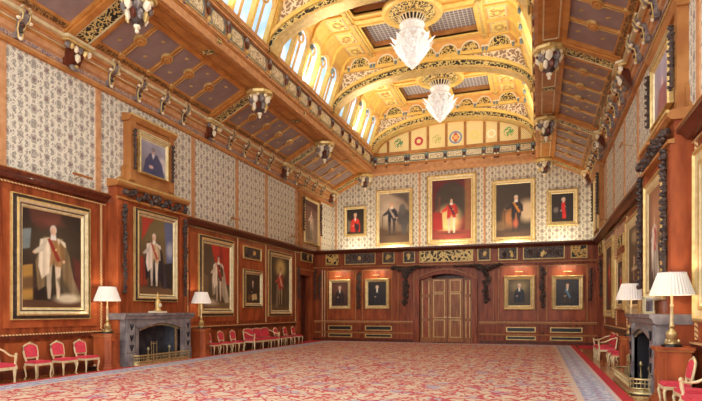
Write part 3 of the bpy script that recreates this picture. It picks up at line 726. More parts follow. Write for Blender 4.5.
for wall, yc, hf, p, zz, nm in (('left', 14.06, 1.62, .37, (1.95, 2.75), 'left'), ('right', 12.75, 1.45, .39, (1.9, 2.7), 'right')):
    X = XL+p+.02 if wall == 'left' else XR-p-.02
    for sg in (-1, 1):
        yy = yc+sg*(hf-.20)
        w = ('far' if sg > 0 else 'near')
        carve_drop(wall, (X, yy, 2.2), 2.5-(.05 if wall == 'right' else 0), .10, 'long dark carved drop on the %s side of the %s overmantel' % (w, nm))
    # garland across the frieze
    zc = 5.1 if wall == 'left' else 4.95
    shp = [(-1.15+2.3*k/13, .10*math.sin(k*2.1), .10 if k not in (6, 7) else .17, .06) for k in range(14)]
    carved('carved_garland', 'dark carved garland running across the %s chimney frieze' % nm, 'carving', wall, ((XL+.33) if wall == 'left' else XR-.35, yc, zc), shp, 'garlands over the chimneys')
    for sg in (-1, 1):
        carved('carved_block', 'small dark carved tuft at the %s end of the %s chimney frieze' % ('far' if sg > 0 else 'near', nm), 'carving', wall, (X, yc+sg*(hf-.22), zc), [(0, 0, .13, .05)], 'chimney frieze tufts')
    for sg in (-1, 1):
        hu = 1.09 if wall == 'left' else 1.36; yo_ = 0 if wall == 'left' else .25
        carve_drop(wall, ((XL+.29) if wall == 'left' else XR-.22, yc+yo_+sg*(hu-.2), 5.95), 1.15, .07, 'short dark carved drop on the %s side of the upper %s overmantel' % ('far' if sg > 0 else 'near', nm))
# drops on the end wall
for x, z, h, w, lab in ((-9.2, 1.85, 1.75, .15, 'dark carved drop between the two left portraits under the ledge'), (.22, 1.82, 1.85, .16, 'dark carved drop between the two right portraits under the ledge'),
                        (-6.6, 2.1, 1.7, .23, 'dark carved drop hanging left of the central door'), (-2.45, 2.15, 1.65, .23, 'dark carved drop hanging right of the central door'),
                        (-11.5, 2.3, 1.3, .10, 'slim dark carved drop in the far left corner'), (2.35, 2.2, 1.4, .10, 'slim dark carved drop in the far right corner')):
    carve_drop('far', (x, YF-.01, z), h, w, lab)
for x0, x1, lab in ((-7.3, -5.0, 'dark carved foliage swag spreading over the left half of the door arch'), (-4.1, -1.75, 'dark carved foliage swag spreading over the right half of the door arch')):
    m = x0+.7 if x0 < -5 else x1-.7
    shp = []
    for k in range(26):
        x = x0+(x1-x0)*k/25; d = abs(x-m); shp.append((x-m, -.2*max(0, 1-d/.5)+(.03 if k % 2 else 0)+.04, max(.045, .19-.13*d), .04))
    carved('carved_swag', lab, 'carving', 'far', (m, YF-.12, 3.86), shp, 'swags over the central door')
carve_drop('left', (XL+.12, 25.28, 2.35), 1.5, .10, 'slim dark carved drop on the near jamb of the left doorway')
carve_drop('left', (XL+.12, 27.42, 2.35), 1.5, .10, 'slim dark carved drop on the far jamb of the left doorway')
carve_drop('right', (XR-.12, 25.1, 2.3), 1.5, .10, 'slim dark carved drop on the near jamb of the right doorway')

# carved panels -------------------------------------------------------------------
def carved_panel(wall, loc, w, h, label, fill='heraldic', bosses=0):
    t = thing('frieze_relief', label, 'carving', loc, ROT[wall], 'carved panels below the ledge')
    MB().box(-w/2+.05, w/2-.05, -.02, 0, .05, h-.05, fill).build('panel_ground', t)
    f = .05
    frame_mesh(w, h, [(0, 0), (0, .06), (f*.6, .06), (f, .03), (f, .015)], ['gold']*4).build('panel_frame', t, smooth=20)
    if bosses:
        g = MB()
        n = max(1, int(w/.35))
        for k in range(n):
            x = (k-(n-1)/2)*w*.8/n; big = (k == n//2); g = MB()
            for j in range(4):
                g.ball((x+random.uniform(-.08, .08), -.04, h/2+random.uniform(-.14, .12)), (.05+.03*big, .035, .09), 'gold' if (bosses == 1 or big) else 'dark', 1, .2)
            g.ball((x, -.03, h/2), (.07, .03, .12), 'gold' if (bosses == 1 or big) else 'dark', 1, .2); g.build('relief', t, smooth=25)
    return t
fp = [(-11.14, -10.37, 'heraldic', 1, 'gilt relief panel nearest the left corner'), (-10.02, -8.26, 'scroll_black', 2, 'wide relief panel second from the left corner'), (-7.87, -7.2, 'scroll_black', 2, 'small dark relief panel third from the left corner'),
      (-6.73, -6.09, 'scroll_black', 2, 'small dark relief panel just left of the pierced gilt one'), (-5.85, -3.1, 'lattice_gilt', 0, 'long pierced gilt panel over the central door'), (-2.88, -2.25, 'scroll_black', 2, 'small dark relief panel just right of the pierced gilt one'),
      (-1.87, -.95, 'scroll_black', 2, 'medium dark relief panel third from the right corner'), (-.69, 1.21, 'scroll_black', 2, 'wide relief panel second from the right corner'), (1.48, 2.21, 'heraldic', 1, 'gilt relief panel nearest the right corner')]
for a, b, fl, bo, lab in fp:
    carved_panel('far', ((a+b)/2, YF-.01, 4.16), b-a, .64, lab+', in the end wall frieze', fl, bo)
carved_panel('left', (XL+.03, 20.72, 3.86), 1.55, .56, 'dark carved panel above the small square painting on the left wall', 'scroll_black', 2)
carved_panel('left', (XL+.03, 26.55, 4.28), 1.5, .5, 'dark carved panel above the left doorway', 'scroll_black', 2)
carved_panel('right', (XR-.03, 20.1, 3.78), 1.2, .42, 'dark carved panel above the small painting on the right wall', 'scroll_black', 2)
carved_panel('right', (XR-.03, 26.1, 4.15), 1.5, .55, 'dark carved panel above the right doorway', 'scroll_black', 2)

# upper end painting surrounds (over the doorways)
def surround(side, yc, w, label):
    s = -1 if side == 'left' else 1
    X = XL if s < 0 else XR
    o = bpy.data.objects.new('trim_%d' % (1 if s < 0 else 2), None); C.objects.link(o); o['kind'] = 'structure'; o.location = (X, yc, 0); o.rotation_euler = (0, 0, ROT[side])
    g = MB(); g.box(-w/2, w/2, -.12, 0, ZL+.07, 8.0, 'oak')
    for sg in (-1, 1): g.box(sg*w/2, sg*(w/2-.25), -.2, -.12, ZL+.07, 7.9, 'oak')
    g.prism([(0, 7.85), (-.25, 7.9), (-.36, 8.0), (-.36, 8.08), (0, 8.1)], -w/2-.15, w/2+.15, 'oak', axis='x'); g.build('surround', o)
    MB().box(-w/2-.16, w/2+.16, -.38, -.3, 8.03, 8.09, 'gold').build('gilt_edge', o)
    painting(side, yc, 5.25, w-.7, 2.45, .12, P_LE, label, yoff=.12, px=50, seed=30+s)
    for sg in (-1, 1): carve_drop(side, (X+.22*(1 if s < 0 else -1), yc+sg*(w/2-.16), 5.9), 1.7, .09, 'dark carved drop on the %s side of the upper painting over the %s doorway' % ('far' if sg > 0 else 'near', side))
surround('left', 26.9, 2.7, 'pale full-length painting high over the left doorway')
surround('right', 26.6, 2.5, 'pale full-length painting high over the right doorway')

# picture light bars -------------------------------------------------------------
def light_bar(side, y, z, L, label, out=.0):
    n = 1 if side == 'left' else -1; X = XL if side == 'left' else XR
    t = thing('picture_light', label, 'lamp', (X, y, z), ROT[side], 'picture lights')
    g = MB(); g.tube([(-.0, 0, 0), (0, -.3-out, .05)], .015, 'brass', 6); g.build('arm', t)
    g = MB(); g.tube([(-L/2, -.33-out, .05), (L/2, -.33-out, .05)], .035, 'oak', 8); g.build('tube_shade', t)
light_bar('left', 11.2, 5.2, .62, 'thin wooden picture light just above the ledge over the nearest left painting')
light_bar('left', 18.9, 5.3, .62, 'thin wooden picture light above the ledge over the red-curtain painting')
light_bar('left', 24.4, 5.3, .6, 'thin wooden picture light above the ledge nearest the left doorway')
light_bar('right', 12.75, 5.0, .9, 'bright picture light tube projecting over the right chimney frieze', .25)
light_bar('right', 18.0, 6.6, .5, 'small picture light halfway up the right papered wall', 0)
light_bar('right', 23.2, 5.2, .5, 'small picture light low on the right papered wall near the far end', 0)

# ================================================================== roof
ZC = 13.25
OFF = [1.35, 2.5, 3.58, 4.68]
CE = structure('ceiling')
XC = MX/2
def sl_prism(g, s, y0, y1, dz0, dz1, m, t0=0., t1=1.):
    """slab lying along the sloped soffit between parameters t0..t1 (wall to beam)"""
    x0, z0, x1, z1 = -11.42, 8.86, -9.86, 9.64
    a = (x0+(x1-x0)*t0, z0+(z1-z0)*t0); b = (x0+(x1-x0)*t1, z0+(z1-z0)*t1)
    pts = [(mx(s, a[0]), a[1]+dz0), (mx(s, b[0]), b[1]+dz0), (mx(s, b[0]), b[1]+dz1), (mx(s, a[0]), a[1]+dz1)]
    g.prism(pts, y0, y1, m)
for s in (-1, 1):
    sd = 'left' if s < 0 else 'right'
    g = MB(); sl_prism(g, s, 6.0, YU, 0, .06, 'purple'); g.build('soffit', CE)
    r = MB(); sc_ = MB(); bo = MB(); pk = MB()
    sl_prism(r, s, 6.0, YU, -.05, 0, 'honey', 0, .13); sl_prism(sc_, s, 6.0, YU, -.065, -.04, 'scroll_low', .03, .11); sl_prism(r, s, 6.0, YU, -.09, 0, 'honey', .92, 1.0)
    sl_prism(r, s, YU-.25, YU, -.14, 0, 'honey')
    for T in TR[1:]:
        sl_prism(r, s, T-.46, T+.46, -.12, 0, 'honey', 0, 1); sl_prism(r, s, T-.40, T-.22, -.18, -.12, 'honey', .02, .98); sl_prism(r, s, T+.30, T+.38, -.18, -.12, 'honey', .02, .98)
        sl_prism(sc_, s, T-.16, T+.24, -.14, -.12, 'scroll_dark', .08, .92); 
        for q in (T-.19, T+.26): sl_prism(sc_, s, q-.02, q+.02, -.16, -.12, 'pale_gold', .06, .94)
        for o_ in (OFF if T != TR[-1] else []):
            y = T+o_
            sl_prism(r, s, y-.07, y+.07, -.05, 0, 'honey', .1, .95); sl_prism(sc_, s, y-.065, y-.04, -.062, -.05, 'gold', .1, .95); sl_prism(sc_, s, y+.04, y+.065, -.062, -.05, 'gold', .1, .95)
            for t, w in ((.54, .22), (.12, .11), (.93, .11)):
                for f, dd, mm in ((1, -.07, 'gold'), (.85, -.08, 'honey'), (.45, -.09, 'gold'), (.32, -.10, 'honey')):
                    def sp(t_, y_, d_): return (mx(s, -11.42+1.56*t_), y_, 8.86+.78*t_+d_)
                    ks = [(w*f*.8*1.0*math.cos(PI/4*q+PI/8), w*f*math.sin(PI/4*q+PI/8)) for q in range(8)]
                    vs = [sp(t+a_/1.74, y+b_, dd) for a_, b_ in ks]+[sp(t+a_/1.74, y+b_, 0) for a_, b_ in ks]
                    bo.add(vs, [(q, (q+1) % 8, 8+(q+1) % 8, 8+q) for q in range(8)]+[tuple(range(8))], mm)
        if T == TR[-1]: continue
        ed = [T+.46]+[T+o_ for o_ in OFF]+[T+6.25-.46]
        for a, b in zip(ed[:-1], ed[1:]):
            for t in (.33, .74):
                yy = (a+b)/2; x = -11.42+1.56*t; z = 8.86+.78*t
                pk.ball((mx(s, x), yy, z-.01), (.09, .06, .02), 'gold', 1)
    r.build('soffit_rib', CE); sc_.build('scroll_band', CE); bo.build('soffit_boss', CE, smooth=0); pk.build('soffit_star', CE)
    for o_ in OFF:
        if TR[0]+o_ > 6.1: sl_prism(r, s, TR[0]+o_-.085, TR[0]+o_+.085, -.09, 0, 'honey', .1, .95)
    # longitudinal beam and its frieze
    g = MB(); g.box(mx(s, -9.9), mx(s, -9.2), 6.0, YU, 9.6, 11.0, 'tan'); g.box(mx(s, -9.2), mx(s, -9.1), 6.0, YU, 9.6, 9.66, 'tan'); g.box(mx(s, -9.2), mx(s, -9.13), 6.0, YU, 9.98, 10.08, 'tan'); g.box(mx(s, -9.2), mx(s, -9.175), 6.0, YU, 9.70, 9.73, 'oak'); g.box(mx(s, -9.2), mx(s, -9.165), 6.0, YU, 9.93, 9.975, 'honey'); g.box(mx(s, -9.2), mx(s, -9.03), 6.0, YU, 10.785, 10.80, 'honey')
    g.box(mx(s, -9.2), mx(s, -9.06), 6.0, YU, 10.7, 10.78, 'tan'); g.box(mx(s, -9.2), mx(s, -9.0), 6.0, YU, 10.84, 11.02, 'tan'); g.box(mx(s, -9.9), mx(s, -9.2), 6.0, YU, 9.57, 9.6, 'honey')
    g.build('roof_beam', CE)
    gl = MB(); gl.box(mx(s, -9.12), mx(s, -9.04), 6.0, YU, 10.79, 10.825, 'gold'); gl.box(mx(s, -9.14), mx(s, -9.1), 6.0, YU, 10.085, 10.11, 'gold'); gl.build('gilt_line', CE)
    fr = MB(); co = MB(); un = MB()
    for T in TR:
        ed = [T+.0]+[T+o_ for o_ in OFF]+[T+6.25]
        if T == TR[-1]: ed = [T, YU]
        for a, b in zip(ed[:-1], ed[1:]):
            fr.box(mx(s, -9.21), mx(s, -9.16), a+.12, b-.12, 10.14, 10.66, 'slate'); 
            if b-a > .9:
                c0, c1, h = a+.2, b-.2, .09
                pts = [(c0+h, 10.2), (c1-h, 10.2), (c1, 10.4), (c1-h, 10.6), (c0+h, 10.6), (c0, 10.4)]
                fr.prism(pts, mx(s, -9.17), mx(s, -9.13), 'pale_gold', axis='x')
                pts = [(c0+h+.03, 10.235), (c1-h-.03, 10.235), (c1-.04, 10.4), (c1-h-.03, 10.565), (c0+h+.03, 10.565), (c0+.04, 10.4)]
                fr.prism(pts, mx(s, -9.17), mx(s, -9.12), 'motto', axis='x')
            co.ball((mx(s, -9.11), a, 10.60), (.08, .075, .12), 'corbel_dark', 1, .15); co.ball((mx(s, -9.1), a, 10.42), (.08, .07, .14), plain('maroon', col(110, 50, 50), .5) if a == TR[0] and s < 0 else 'wood_deep', 1, .1)
            co.ball((mx(s, -9.09), a, 10.2), (.07, .06, .1), 'gold', 1, .1); co.ball((mx(s, -9.1), a, 10.04), .04, 'corbel_dark', 1)
        if T != TR[-1]:
            y0, y1 = T+.5, T+5.75
            for q0, q1 in ((y0, (y0+y1)/2-.15), ((y0+y1)/2+.15, y1)):
                for a, b in ((-9.78, -9.74), (-9.36, -9.32)): un.box(mx(s, a), mx(s, b), q0, q1, 9.545, 9.575, 'oak' if s < 0 else 'pale_gold')
                for q in (q0, q1-.05): un.box(mx(s, -9.78), mx(s, -9.32), q, q+.05, 9.545, 9.575, 'oak' if s < 0 else 'pale_gold')
                un.box(mx(s, -9.70), mx(s, -9.40), q0+.1, q1-.1, 9.555, 9.575, 'honey')
            un.box(mx(s, -9.74), mx(s, -9.36), (y0+y1)/2-.11, (y0+y1)/2+.11, 9.55, 9.575, 'scroll_dark')
            un.ball((mx(s, -9.12), T+3.1, 9.82), (.03, .13, .09), 'scroll_dark', 1)
    fr.build('frieze_panel', CE); co.build('frieze_corbel', CE, smooth=30); un.build('beam_panel', CE)
    # clerestory
    A = (-9.08, 11.0); B = (-8.5, 12.72)
    def Q(y, t, d=0.):
        return (mx(s, A[0]+(B[0]-A[0])*t-d), y, A[1]+(B[1]-A[1])*t)
    def plate(g, outline, d0, d1, m):
        n = len(outline); vs = [Q(y, t, d0) for y, t in outline]+[Q(y, t, d1) for y, t in outline]
        g.add(vs, [(i, (i+1) % n, n+(i+1) % n, n+i) for i in range(n)]+[tuple(range(n)), tuple(range(2*n-1, n-1, -1))], m)
    wn = 0
    for T in TR[1:-1]:
        y0, y1 = T+.3, T+5.95; w = (y1-y0)/5
        for k in range(5):
            a, b = y0+k*w, y0+(k+1)*w
            wn += 1
            Wd = structure('window_%d' % (wn+(0 if s < 0 else 20)))
            g = MB(); plate(g, [(a, -.02), (b, -.02), (b, 1.05), (a, 1.05)], .20, .22, 'pane'); g.build('pane', Wd)
            g = MB()
            for q in (a, b-.07): plate(g, [(q, -.02), (q+.07, -.02), (q+.07, 1.02), (q, 1.02)], -.02, .18, 'vault')
            aa, bb = a+.07, b-.07; c = (aa+bb)/2; r_ = (bb-aa)/2
            arc = [(c-r_*math.cos(PI*i/10), .70+.24*math.sin(PI*i/10)) for i in range(11)]
            plate(g, [(aa, 1.02)]+arc+[(bb, 1.02)], .02, .16, 'vault_tan')
            g.build('window_frame', Wd)
            g = MB(); plate(g, [(c-.035, 0), (c+.035, 0), (c+.035, .72), (c-.035, .72)], .12, .19, 'vault_tan')
            for i in range(12):
                a0, a1 = 2*PI*i/12, 2*PI*(i+1)/12
                plate(g, [(c+.20*math.cos(a0), .78+.10*math.sin(a0)), (c+.20*math.cos(a1), .78+.10*math.sin(a1)), (c+.14*math.cos(a1), .78+.07*math.sin(a1)), (c+.14*math.cos(a0), .78+.07*math.sin(a0))], .12, .19, 'vault_tan')
            g.build('tracery', Wd)
            g = MB(); p = Q(a+.02, .72, -.08); g.ball(p, (.08, .08, .13), 'slate', 1, .2); g.ball((p[0], p[1], p[2]+.14), (.1, .09, .06), 'pale_gold', 1); g.build('window_corbel', Wd)
    g = MB()
    # cove and outer roof skin
    g.prism([(mx(s, B[0]-.05), B[1]-.05), (mx(s, -8.42), 12.98), (mx(s, -8.15), ZC), (mx(s, -8.15), ZC+.1), (mx(s, -8.75), ZC+.1), (mx(s, -8.75), B[1]-.05)], TR[1], YU, 'vault')
    g.build('cove', CE)
    g = MB()
    for T in TR[1:-1]:
        w = 5.65/5
        for k in range(6):
            y = T+.3+k*w
            g.prism([(mx(s, -8.5), 12.5), (mx(s, -8.36), 12.9), (mx(s, -8.1), ZC-.07), (mx(s, -7.25), ZC-.07), (mx(s, -7.25), ZC), (mx(s, -8.2), ZC), (mx(s, -8.55), 12.9)], y-.06, y+.06, 'vault')
    g.build('cove_rib', CE)
    sq = MB(); sf = MB()
    for T in TR[1:-1]:
        for k in range(5):
            yc_ = T+.3+(k+.5)*1.13
            sf.box(mx(s, -8.05), mx(s, -7.35), yc_-.42, yc_+.42, ZC-.03, ZC, 'pale_gold'); sq.box(mx(s, -7.98), mx(s, -7.42), yc_-.35, yc_+.35, ZC-.04, ZC-.01, 'leaf_red')
            for j in range(8):
                an = PI/4*j; sq.ball((mx(s, -7.7+.15*math.cos(an)), yc_+.18*math.sin(an), ZC-.06), (.07, .08, .03), 'gold', 1, .1)
    sf.build('coffer_frame', CE); sq.build('leaf_coffer', CE)

# flat lantern ceiling with lattice coffers
g = MB(); gr = MB(); wl = MB(); bm_ = MB()
g.box(-8.2, -1.0, TR[1], TR[1]+.3, ZC, ZC+.1, 'vault_tan')
XH = [(-6.85, -4.95), (-4.25, -2.35)]
for T in TR[1:-1]:
    y0, y1 = T+.3, T+5.95; yc_ = T+3.12
    YH = [(y0+.4, yc_-.42), (yc_+.42, y1-.4)]
    xs = [-8.2, -6.85, -4.95, -4.25, -2.35, -1.0]
    for i in (0, 2, 4): g.box(xs[i], xs[i+1], y0-.3, y1+.3, ZC, ZC+.1, 'vault_tan')
    for i in (1, 3):
        for a, b in ((y0-.3, YH[0][0]), (YH[0][1], YH[1][0]), (YH[1][1], y1+.3)): g.box(xs[i], xs[i+1], a, b, ZC, ZC+.1, 'vault_tan')
        for a, b in YH:
            gr.box(xs[i]-.05, xs[i+1]+.05, a-.05, b+.05, ZC+.32, ZC+.36, 'lattice')
            wl.box(xs[i]-.06, xs[i], a-.05, b+.05, ZC+.02, ZC+.34, 'oak'); wl.box(xs[i+1], xs[i+1]+.06, a-.05, b+.05, ZC+.02, ZC+.34, 'oak')
            wl.box(xs[i], xs[i+1], a-.06, a, ZC+.02, ZC+.34, 'oak'); wl.box(xs[i], xs[i+1], b, b+.06, ZC+.02, ZC+.34, 'oak')
            for q in (a-.1, b): bm_.box(xs[i]-.1, xs[i+1]+.1, q, q+.1, ZC-.05, ZC, 'vault')
            for q in (xs[i]-.1, xs[i+1]): bm_.box(q, q+.1, a, b, ZC-.05, ZC, 'vault')
    for x in (-7.08, -2.12):
        bm_.box(x-.14, x+.14, y0-.1, y1+.1, ZC-.10, ZC, 'vault'); bm_.box(x-.05, x+.05, y0, y1, ZC-.14, ZC-.1, 'gold')
        for q in (y0+.35, yc_, y1-.3): bm_.ball((x, q, ZC-.14), (.14, .14, .07), 'gold', 1, .1)
    bm_.box(-7.1, -2.1, yc_-.12, yc_+.12, ZC-.08, ZC, 'vault')
g.build('ceiling_board', CE); gr.build('lattice_grille', CE); wl.build('coffer_side', CE); bm_.build('ceiling_moulding', CE)
sk = MB(); sk.box(-9.9, .7, 10.6, YU+.3, ZC+.5, ZC+.6, 'oak')  # unseen backing boxes added above the ceiling to block world light
sk.box(-13, -9.85, 6.0, YU+.3, 9.75, 9.85, 'oak'); sk.box(.65, 4.2, 6.0, YU+.3, 9.75, 9.85, 'oak'); sk.build('roof_light_block', CE)
for s in (-1, 1):
    k = MB(); k.box(mx(s, -9.9), mx(s, -9.8), 10.6, YU, 10.9, ZC+.5, 'oak'); k.build('side_light_block', CE)  # unseen backing added behind the clerestory panes against light leaks

# transverse trusses
def ell(a, b, n=28, t0=0, t1=PI): return [(XC-a*math.cos(t0+(t1-t0)*i/n), 10.82+b*math.sin(t0+(t1-t0)*i/n)) for i in range(n+1)]
def ring(g, a0, b0, a1, b1, y0, y1, m): 
    p, q = ell(a0, b0), ell(a1, b1)
    for i in range(len(p)-1): g.prism([p[i], p[i+1], q[i+1], q[i]], y0, y1, m)
for T in TR[1:]:
    g = MB(); ring(g, 4.34, 1.40, 4.62, 1.80, T-.22, T+.22, 'vault'); ring(g, 4.52, 1.68, 4.66, 1.84, T-.32, T-.22, 'vault'); ring(g, 4.30, 1.36, 4.36, 1.44, T-.28, T+.28, 'gold')
    g.build('arch', CE)
    g = MB(); ring(g, 4.38, 1.45, 4.50, 1.66, T-.26, T-.22, 'scroll_dark'); g.build('arch_scroll', CE)
    g = MB()
    for s in (-1, 1):
        e = [p for p in ell(4.62, 1.80) if (p[0] < XC if s < 0 else p[0] > XC)]
        e = sorted(e, key=lambda p: s*p[0], reverse=True)       # from the spring inwards
        xs_top = mx(s, -8.62)
        out_ = [(mx(s, -9.1), 10.9)]+[p for p in e]+[(XC, 12.66), (xs_top, 12.66)]
        g.prism(out_, T-.10, T+.10, 'tracery')
    g.build('spandrel', CE)
    g = MB()
    g.box(mx(-1, -8.75), mx(1, -8.75), T-.26, T+.26, 12.62, 12.76, 'vault')
    for s in (-1, 1):
        g.prism([(mx(s, -9.25), 10.95), (mx(s, -9.05), 10.95), (mx(s, -8.5), 12.66), (mx(s, -8.75), 12.66)], T-.3, T+.3, 'vault')
        g.prism([(mx(s, -8.96), 11.3), (mx(s, -8.88), 11.3), (mx(s, -8.5), 12.55), (mx(s, -8.6), 12.55)], T-.24, T-.1, 'gold')
    g.box(mx(-1, -8.35), mx(1, -8.35), T-.20, T+.20, 12.76, ZC, 'vault_tan')
    g.build('truss_beam', CE)
    l1 = MB(); l2 = MB(); l3 = MB()
    xs = [-7.68]+[XC+d*.93 for d in (-2, -1, 0, 1, 2)]+[MX+7.68]
    for i, x in enumerate(xs):
        R = .42 if i in (0, 6) else .36
        hd = [(x-R*math.cos(PI*j/12), 12.78+R*.98*math.sin(PI*j/12)) for j in range(13)]
        l1.prism(hd, T-.215, T-.20, 'scroll_dark' if i in (0, 6) else 'scroll_fine')
        for j in range(12):
            a0, a1 = PI*j/12, PI*(j+1)/12
            l2.prism([(x-R*math.cos(a0), 12.78+R*math.sin(a0)), (x-R*math.cos(a1), 12.78+R*math.sin(a1)), (x-(R+.05)*math.cos(a1), 12.78+(R+.05)*math.sin(a1)), (x-(R+.05)*math.cos(a0), 12.78+(R+.05)*math.sin(a0))], T-.26, T-.20, 'cream')
    for x in [-8.22, -7.15, -7.0]+[XC+d*.93 for d in (-1.5, -.5, .5, 1.5)]+[MX+7.0, MX+7.15, MX+8.22]:
        l3.ball((x, T-.27, 12.72), (.07, .06, .11), 'slate', 1, .2); l3.ball((x, T-.27, 12.84), (.09, .07, .05), 'cream', 1, .1)
    l1.build('lunette', CE); l2.build('lunette_arch', CE); l3.build('lunette_corbel', CE)

# end wall of the lantern
EW = structure('trim_3')
ye = 30.05
g = MB(); g.box(-9.2, 0, ye, YU, 9.62, 10.16, 'tan'); g.box(-9.2, 0, ye-.06, ye, 9.62, 9.72, 'tan'); g.box(-9.2, 0, ye-.05, ye, 10.04, 10.14, 'oak'); g.box(-9.2, 0, ye, YU, 10.16, 10.8, 'slate'); g.box(-9.2, 0, ye-.12, YU, 10.62, 10.78, 'oak'); g.build('end_beam', EW)
g = MB(); g.box(-9.2, 0, ye-.08, ye, 10.58, 10.61, 'gold'); g.box(-9.2, 0, ye-.06, ye, 10.15, 10.17, 'gold'); g.build('gilt_line', EW)
g = MB(); h = MB()
px_ = [-8.95, -8.3, -7.15, -7.0, -5.95, -4.9, -3.85, -2.8, -2.2, -2.05, -1.0, -.25]
for a, b in zip(px_[:-1], px_[1:]):
    if b-a > .4:
        g.box(a+.12, b-.12, ye-.03, ye, 10.24, 10.53, 'pale_gold'); g.box(a+.16, b-.16, ye-.035, ye, 10.27, 10.50, 'motto')
for a in px_:
    h.ball((a, ye-.08, 10.5), (.1, .09, .11), 'slate', 1, .2); h.ball((a, ye-.08, 10.32), (.07, .07, .12), 'wood_deep', 1, .1); h.ball((a, ye-.08, 10.17), (.06, .06, .06), 'cream', 1, .1); h.ball((a, ye-.05, 9.98), (.09, .05, .04), 'wood_deep', 1, .1)
g.build('frieze_panel', EW); h.build('frieze_corbel', EW)
g = MB().box(-9.2, 0, YU-.05, YU, 10.7, 12.8, 'vault_tan'); g.build('tympanum_board', EW)
emb = [None, (col(90, 140, 90), 'leaf'), (col(190, 60, 66), 'ring'), (col(200, 190, 110), 'leaf'), (col(200, 90, 70), 'arms'), (col(230, 210, 120), 'ring'), (col(240, 235, 190), 'ring'), (col(110, 160, 90), 'leaf'), None]
emx = [-8.95, -8.3, -7.0, -5.95, -4.9, -3.85, -2.8, -2.05, -.95, -.25]
names = ['narrow mosaic window at the left end of the lunette', 'mosaic window with a green leaf, left', 'mosaic window with a red ring', 'pale mosaic window between the red ring and the coat of arms', 'mosaic window with the coat of arms', 'pale mosaic window just right of the coat of arms', 'pale mosaic window with a cream ring', 'mosaic window with a green leaf, right', 'narrow mosaic window at the right end of the lunette']
for i, (a, b) in enumerate(zip(emx[:-1], emx[1:])):
    a_, b_ = a+.07, b-.07; cx_ = (a_+b_)/2; zt = lambda x: 10.86+1.40*math.sqrt(max(0.0, 1-((x-XC)/4.34)**2))
    pts = [(a_-cx_, -.5), (b_-cx_, -.5)]+[(b_+(a_-b_)*k/6-cx_, max(-.45, zt(b_+(a_-b_)*k/6)-11.4)) for k in range(7)]
    g = MB().prism(pts, -.02, .02, _stained('mosaic_window_%d' % i, col(226, 196, 110), emb[i]))
    o = g.build('window_%d' % (41+i), None, (cx_, YU-.08, 11.4), kind='structure')
g = MB()
for a in emx[1:-1]: g.box(a-.06, a+.06, YU-.14, YU-.04, 10.8, 10.8+1.42*math.sqrt(max(0, 1-((a-XC)/4.34)**2)), 'oak')
g.build('window_post', EW)

# ------------------------------------------------------------------ pendants and corbels
def pendant_proto():
    t = thing('carved_pendant', '', 'pendant', (0, 0, 0), 0, 'carved pendants under the roof beams')
    MB().lathe([(.0, 0), (.42, 0), (.46, -.05), (.44, -.12), (.36, -.16), (0, -.16)], 'gold', seg=8).build('cap', t, smooth=20)
    g = MB()
    for k in range(8):
        a = PI/4*k
        g.ball((.27*math.cos(a), .27*math.sin(a), -.28), (.11, .11, .16), 'corbel_dark' if k % 2 else 'cream', 1, .15)
        g.ball((.33*math.cos(a+.3), .33*math.sin(a+.3), -.2), (.07, .07, .08), 'pale_gold', 1, .15)
        g.ball((.20*math.cos(a+.3), .20*math.sin(a+.3), -.48), (.08, .08, .15), ('gold', 'cream', 'wood_deep', 'corbel_dark')[k % 4], 1, .15)
    g.lathe([(.3, -.14), (.24, -.35), (.15, -.6), (.05, -.72)], 'dark', seg=10); g.build('body', t)
    for k in range(4):
        a = PI/2*k+.4; MB().ball((.34*math.cos(a), .34*math.sin(a), -.27), .045, 'wood_deep', 1).build('rosette', t)
    g = MB(); g.ball((0, 0, -.70), (.09, .09, .1), 'cream', 1); g.ball((0, 0, -.82), .055, 'cream', 1); g.build('finial', t)
    return t
pend = pendant_proto(); pend.scale = (1.1, 1.1, 1.1); first = True
vis = {-1: [1, 2, 3, 4], 1: [1, 2, 3, 4]}
for s in (-1, 1):
    for n_, i in enumerate(reversed(vis[s])):
        lab = 'carved and gilt pendant under the %s roof beam, %s from the far wall' % ('left' if s < 0 else 'right', ORD[n_])
        loc = (mx(s, -9.52), TR[i], 9.56)
        if first: pend.location = loc; pend['label'] = lab; first = False
        else: dup(pend, loc, 0, lab)
def corbel_proto():
    t = thing('scroll_corbel', '', 'corbel', (0, 0, 0), 0, 'small scroll corbels in the cornice')
    g = MB()
    pts = [(.10, .84), (-.04, .86), (-.15, .80), (-.20, .66), (-.15, .52), (-.05, .46), (.02, .40), (.0, .22), (.03, .12), (.12, .12), (.12, .4)]
    g.prism(pts, -.075, .075, 'corbel_dark', axis='x')
    for k in range(4): g.ball((0, -.17+.05*k, .70-.14*k), (.055, .04, .05), 'dark' if k % 2 else 'wood_deep', 1, .1)
    g.build('body', t)
    g = MB()
    for sg in (-1, 1):
        g.tube([(sg*.08, .05, .86), (sg*.08, -.08, .86), (sg*.08, -.17, .78), (sg*.08, -.205, .66), (sg*.08, -.15, .52), (sg*.075, -.04, .44), (sg*.06, 0, .3), (sg*.04, .0, .12)], .018, 'gold', 6)
    g.ball((-.13, -.12, .52), .05, 'cream', 1); g.ball((.13, -.12, .52), .05, 'cream', 1); g.ball((0, .0, .12), (.05, .04, .05), 'cream', 1); g.build('scroll', t)
    g = MB()
    for k in range(5): g.ball((.10*math.cos(PI*k/4), -.17, .78+.09*math.sin(PI*k/4)), .035, 'pale_gold', 1, .1)
    g.ball((0, -.08, .90), (.08, .08, .06), 'honey', 1, .1); g.build('shell', t)
    return t
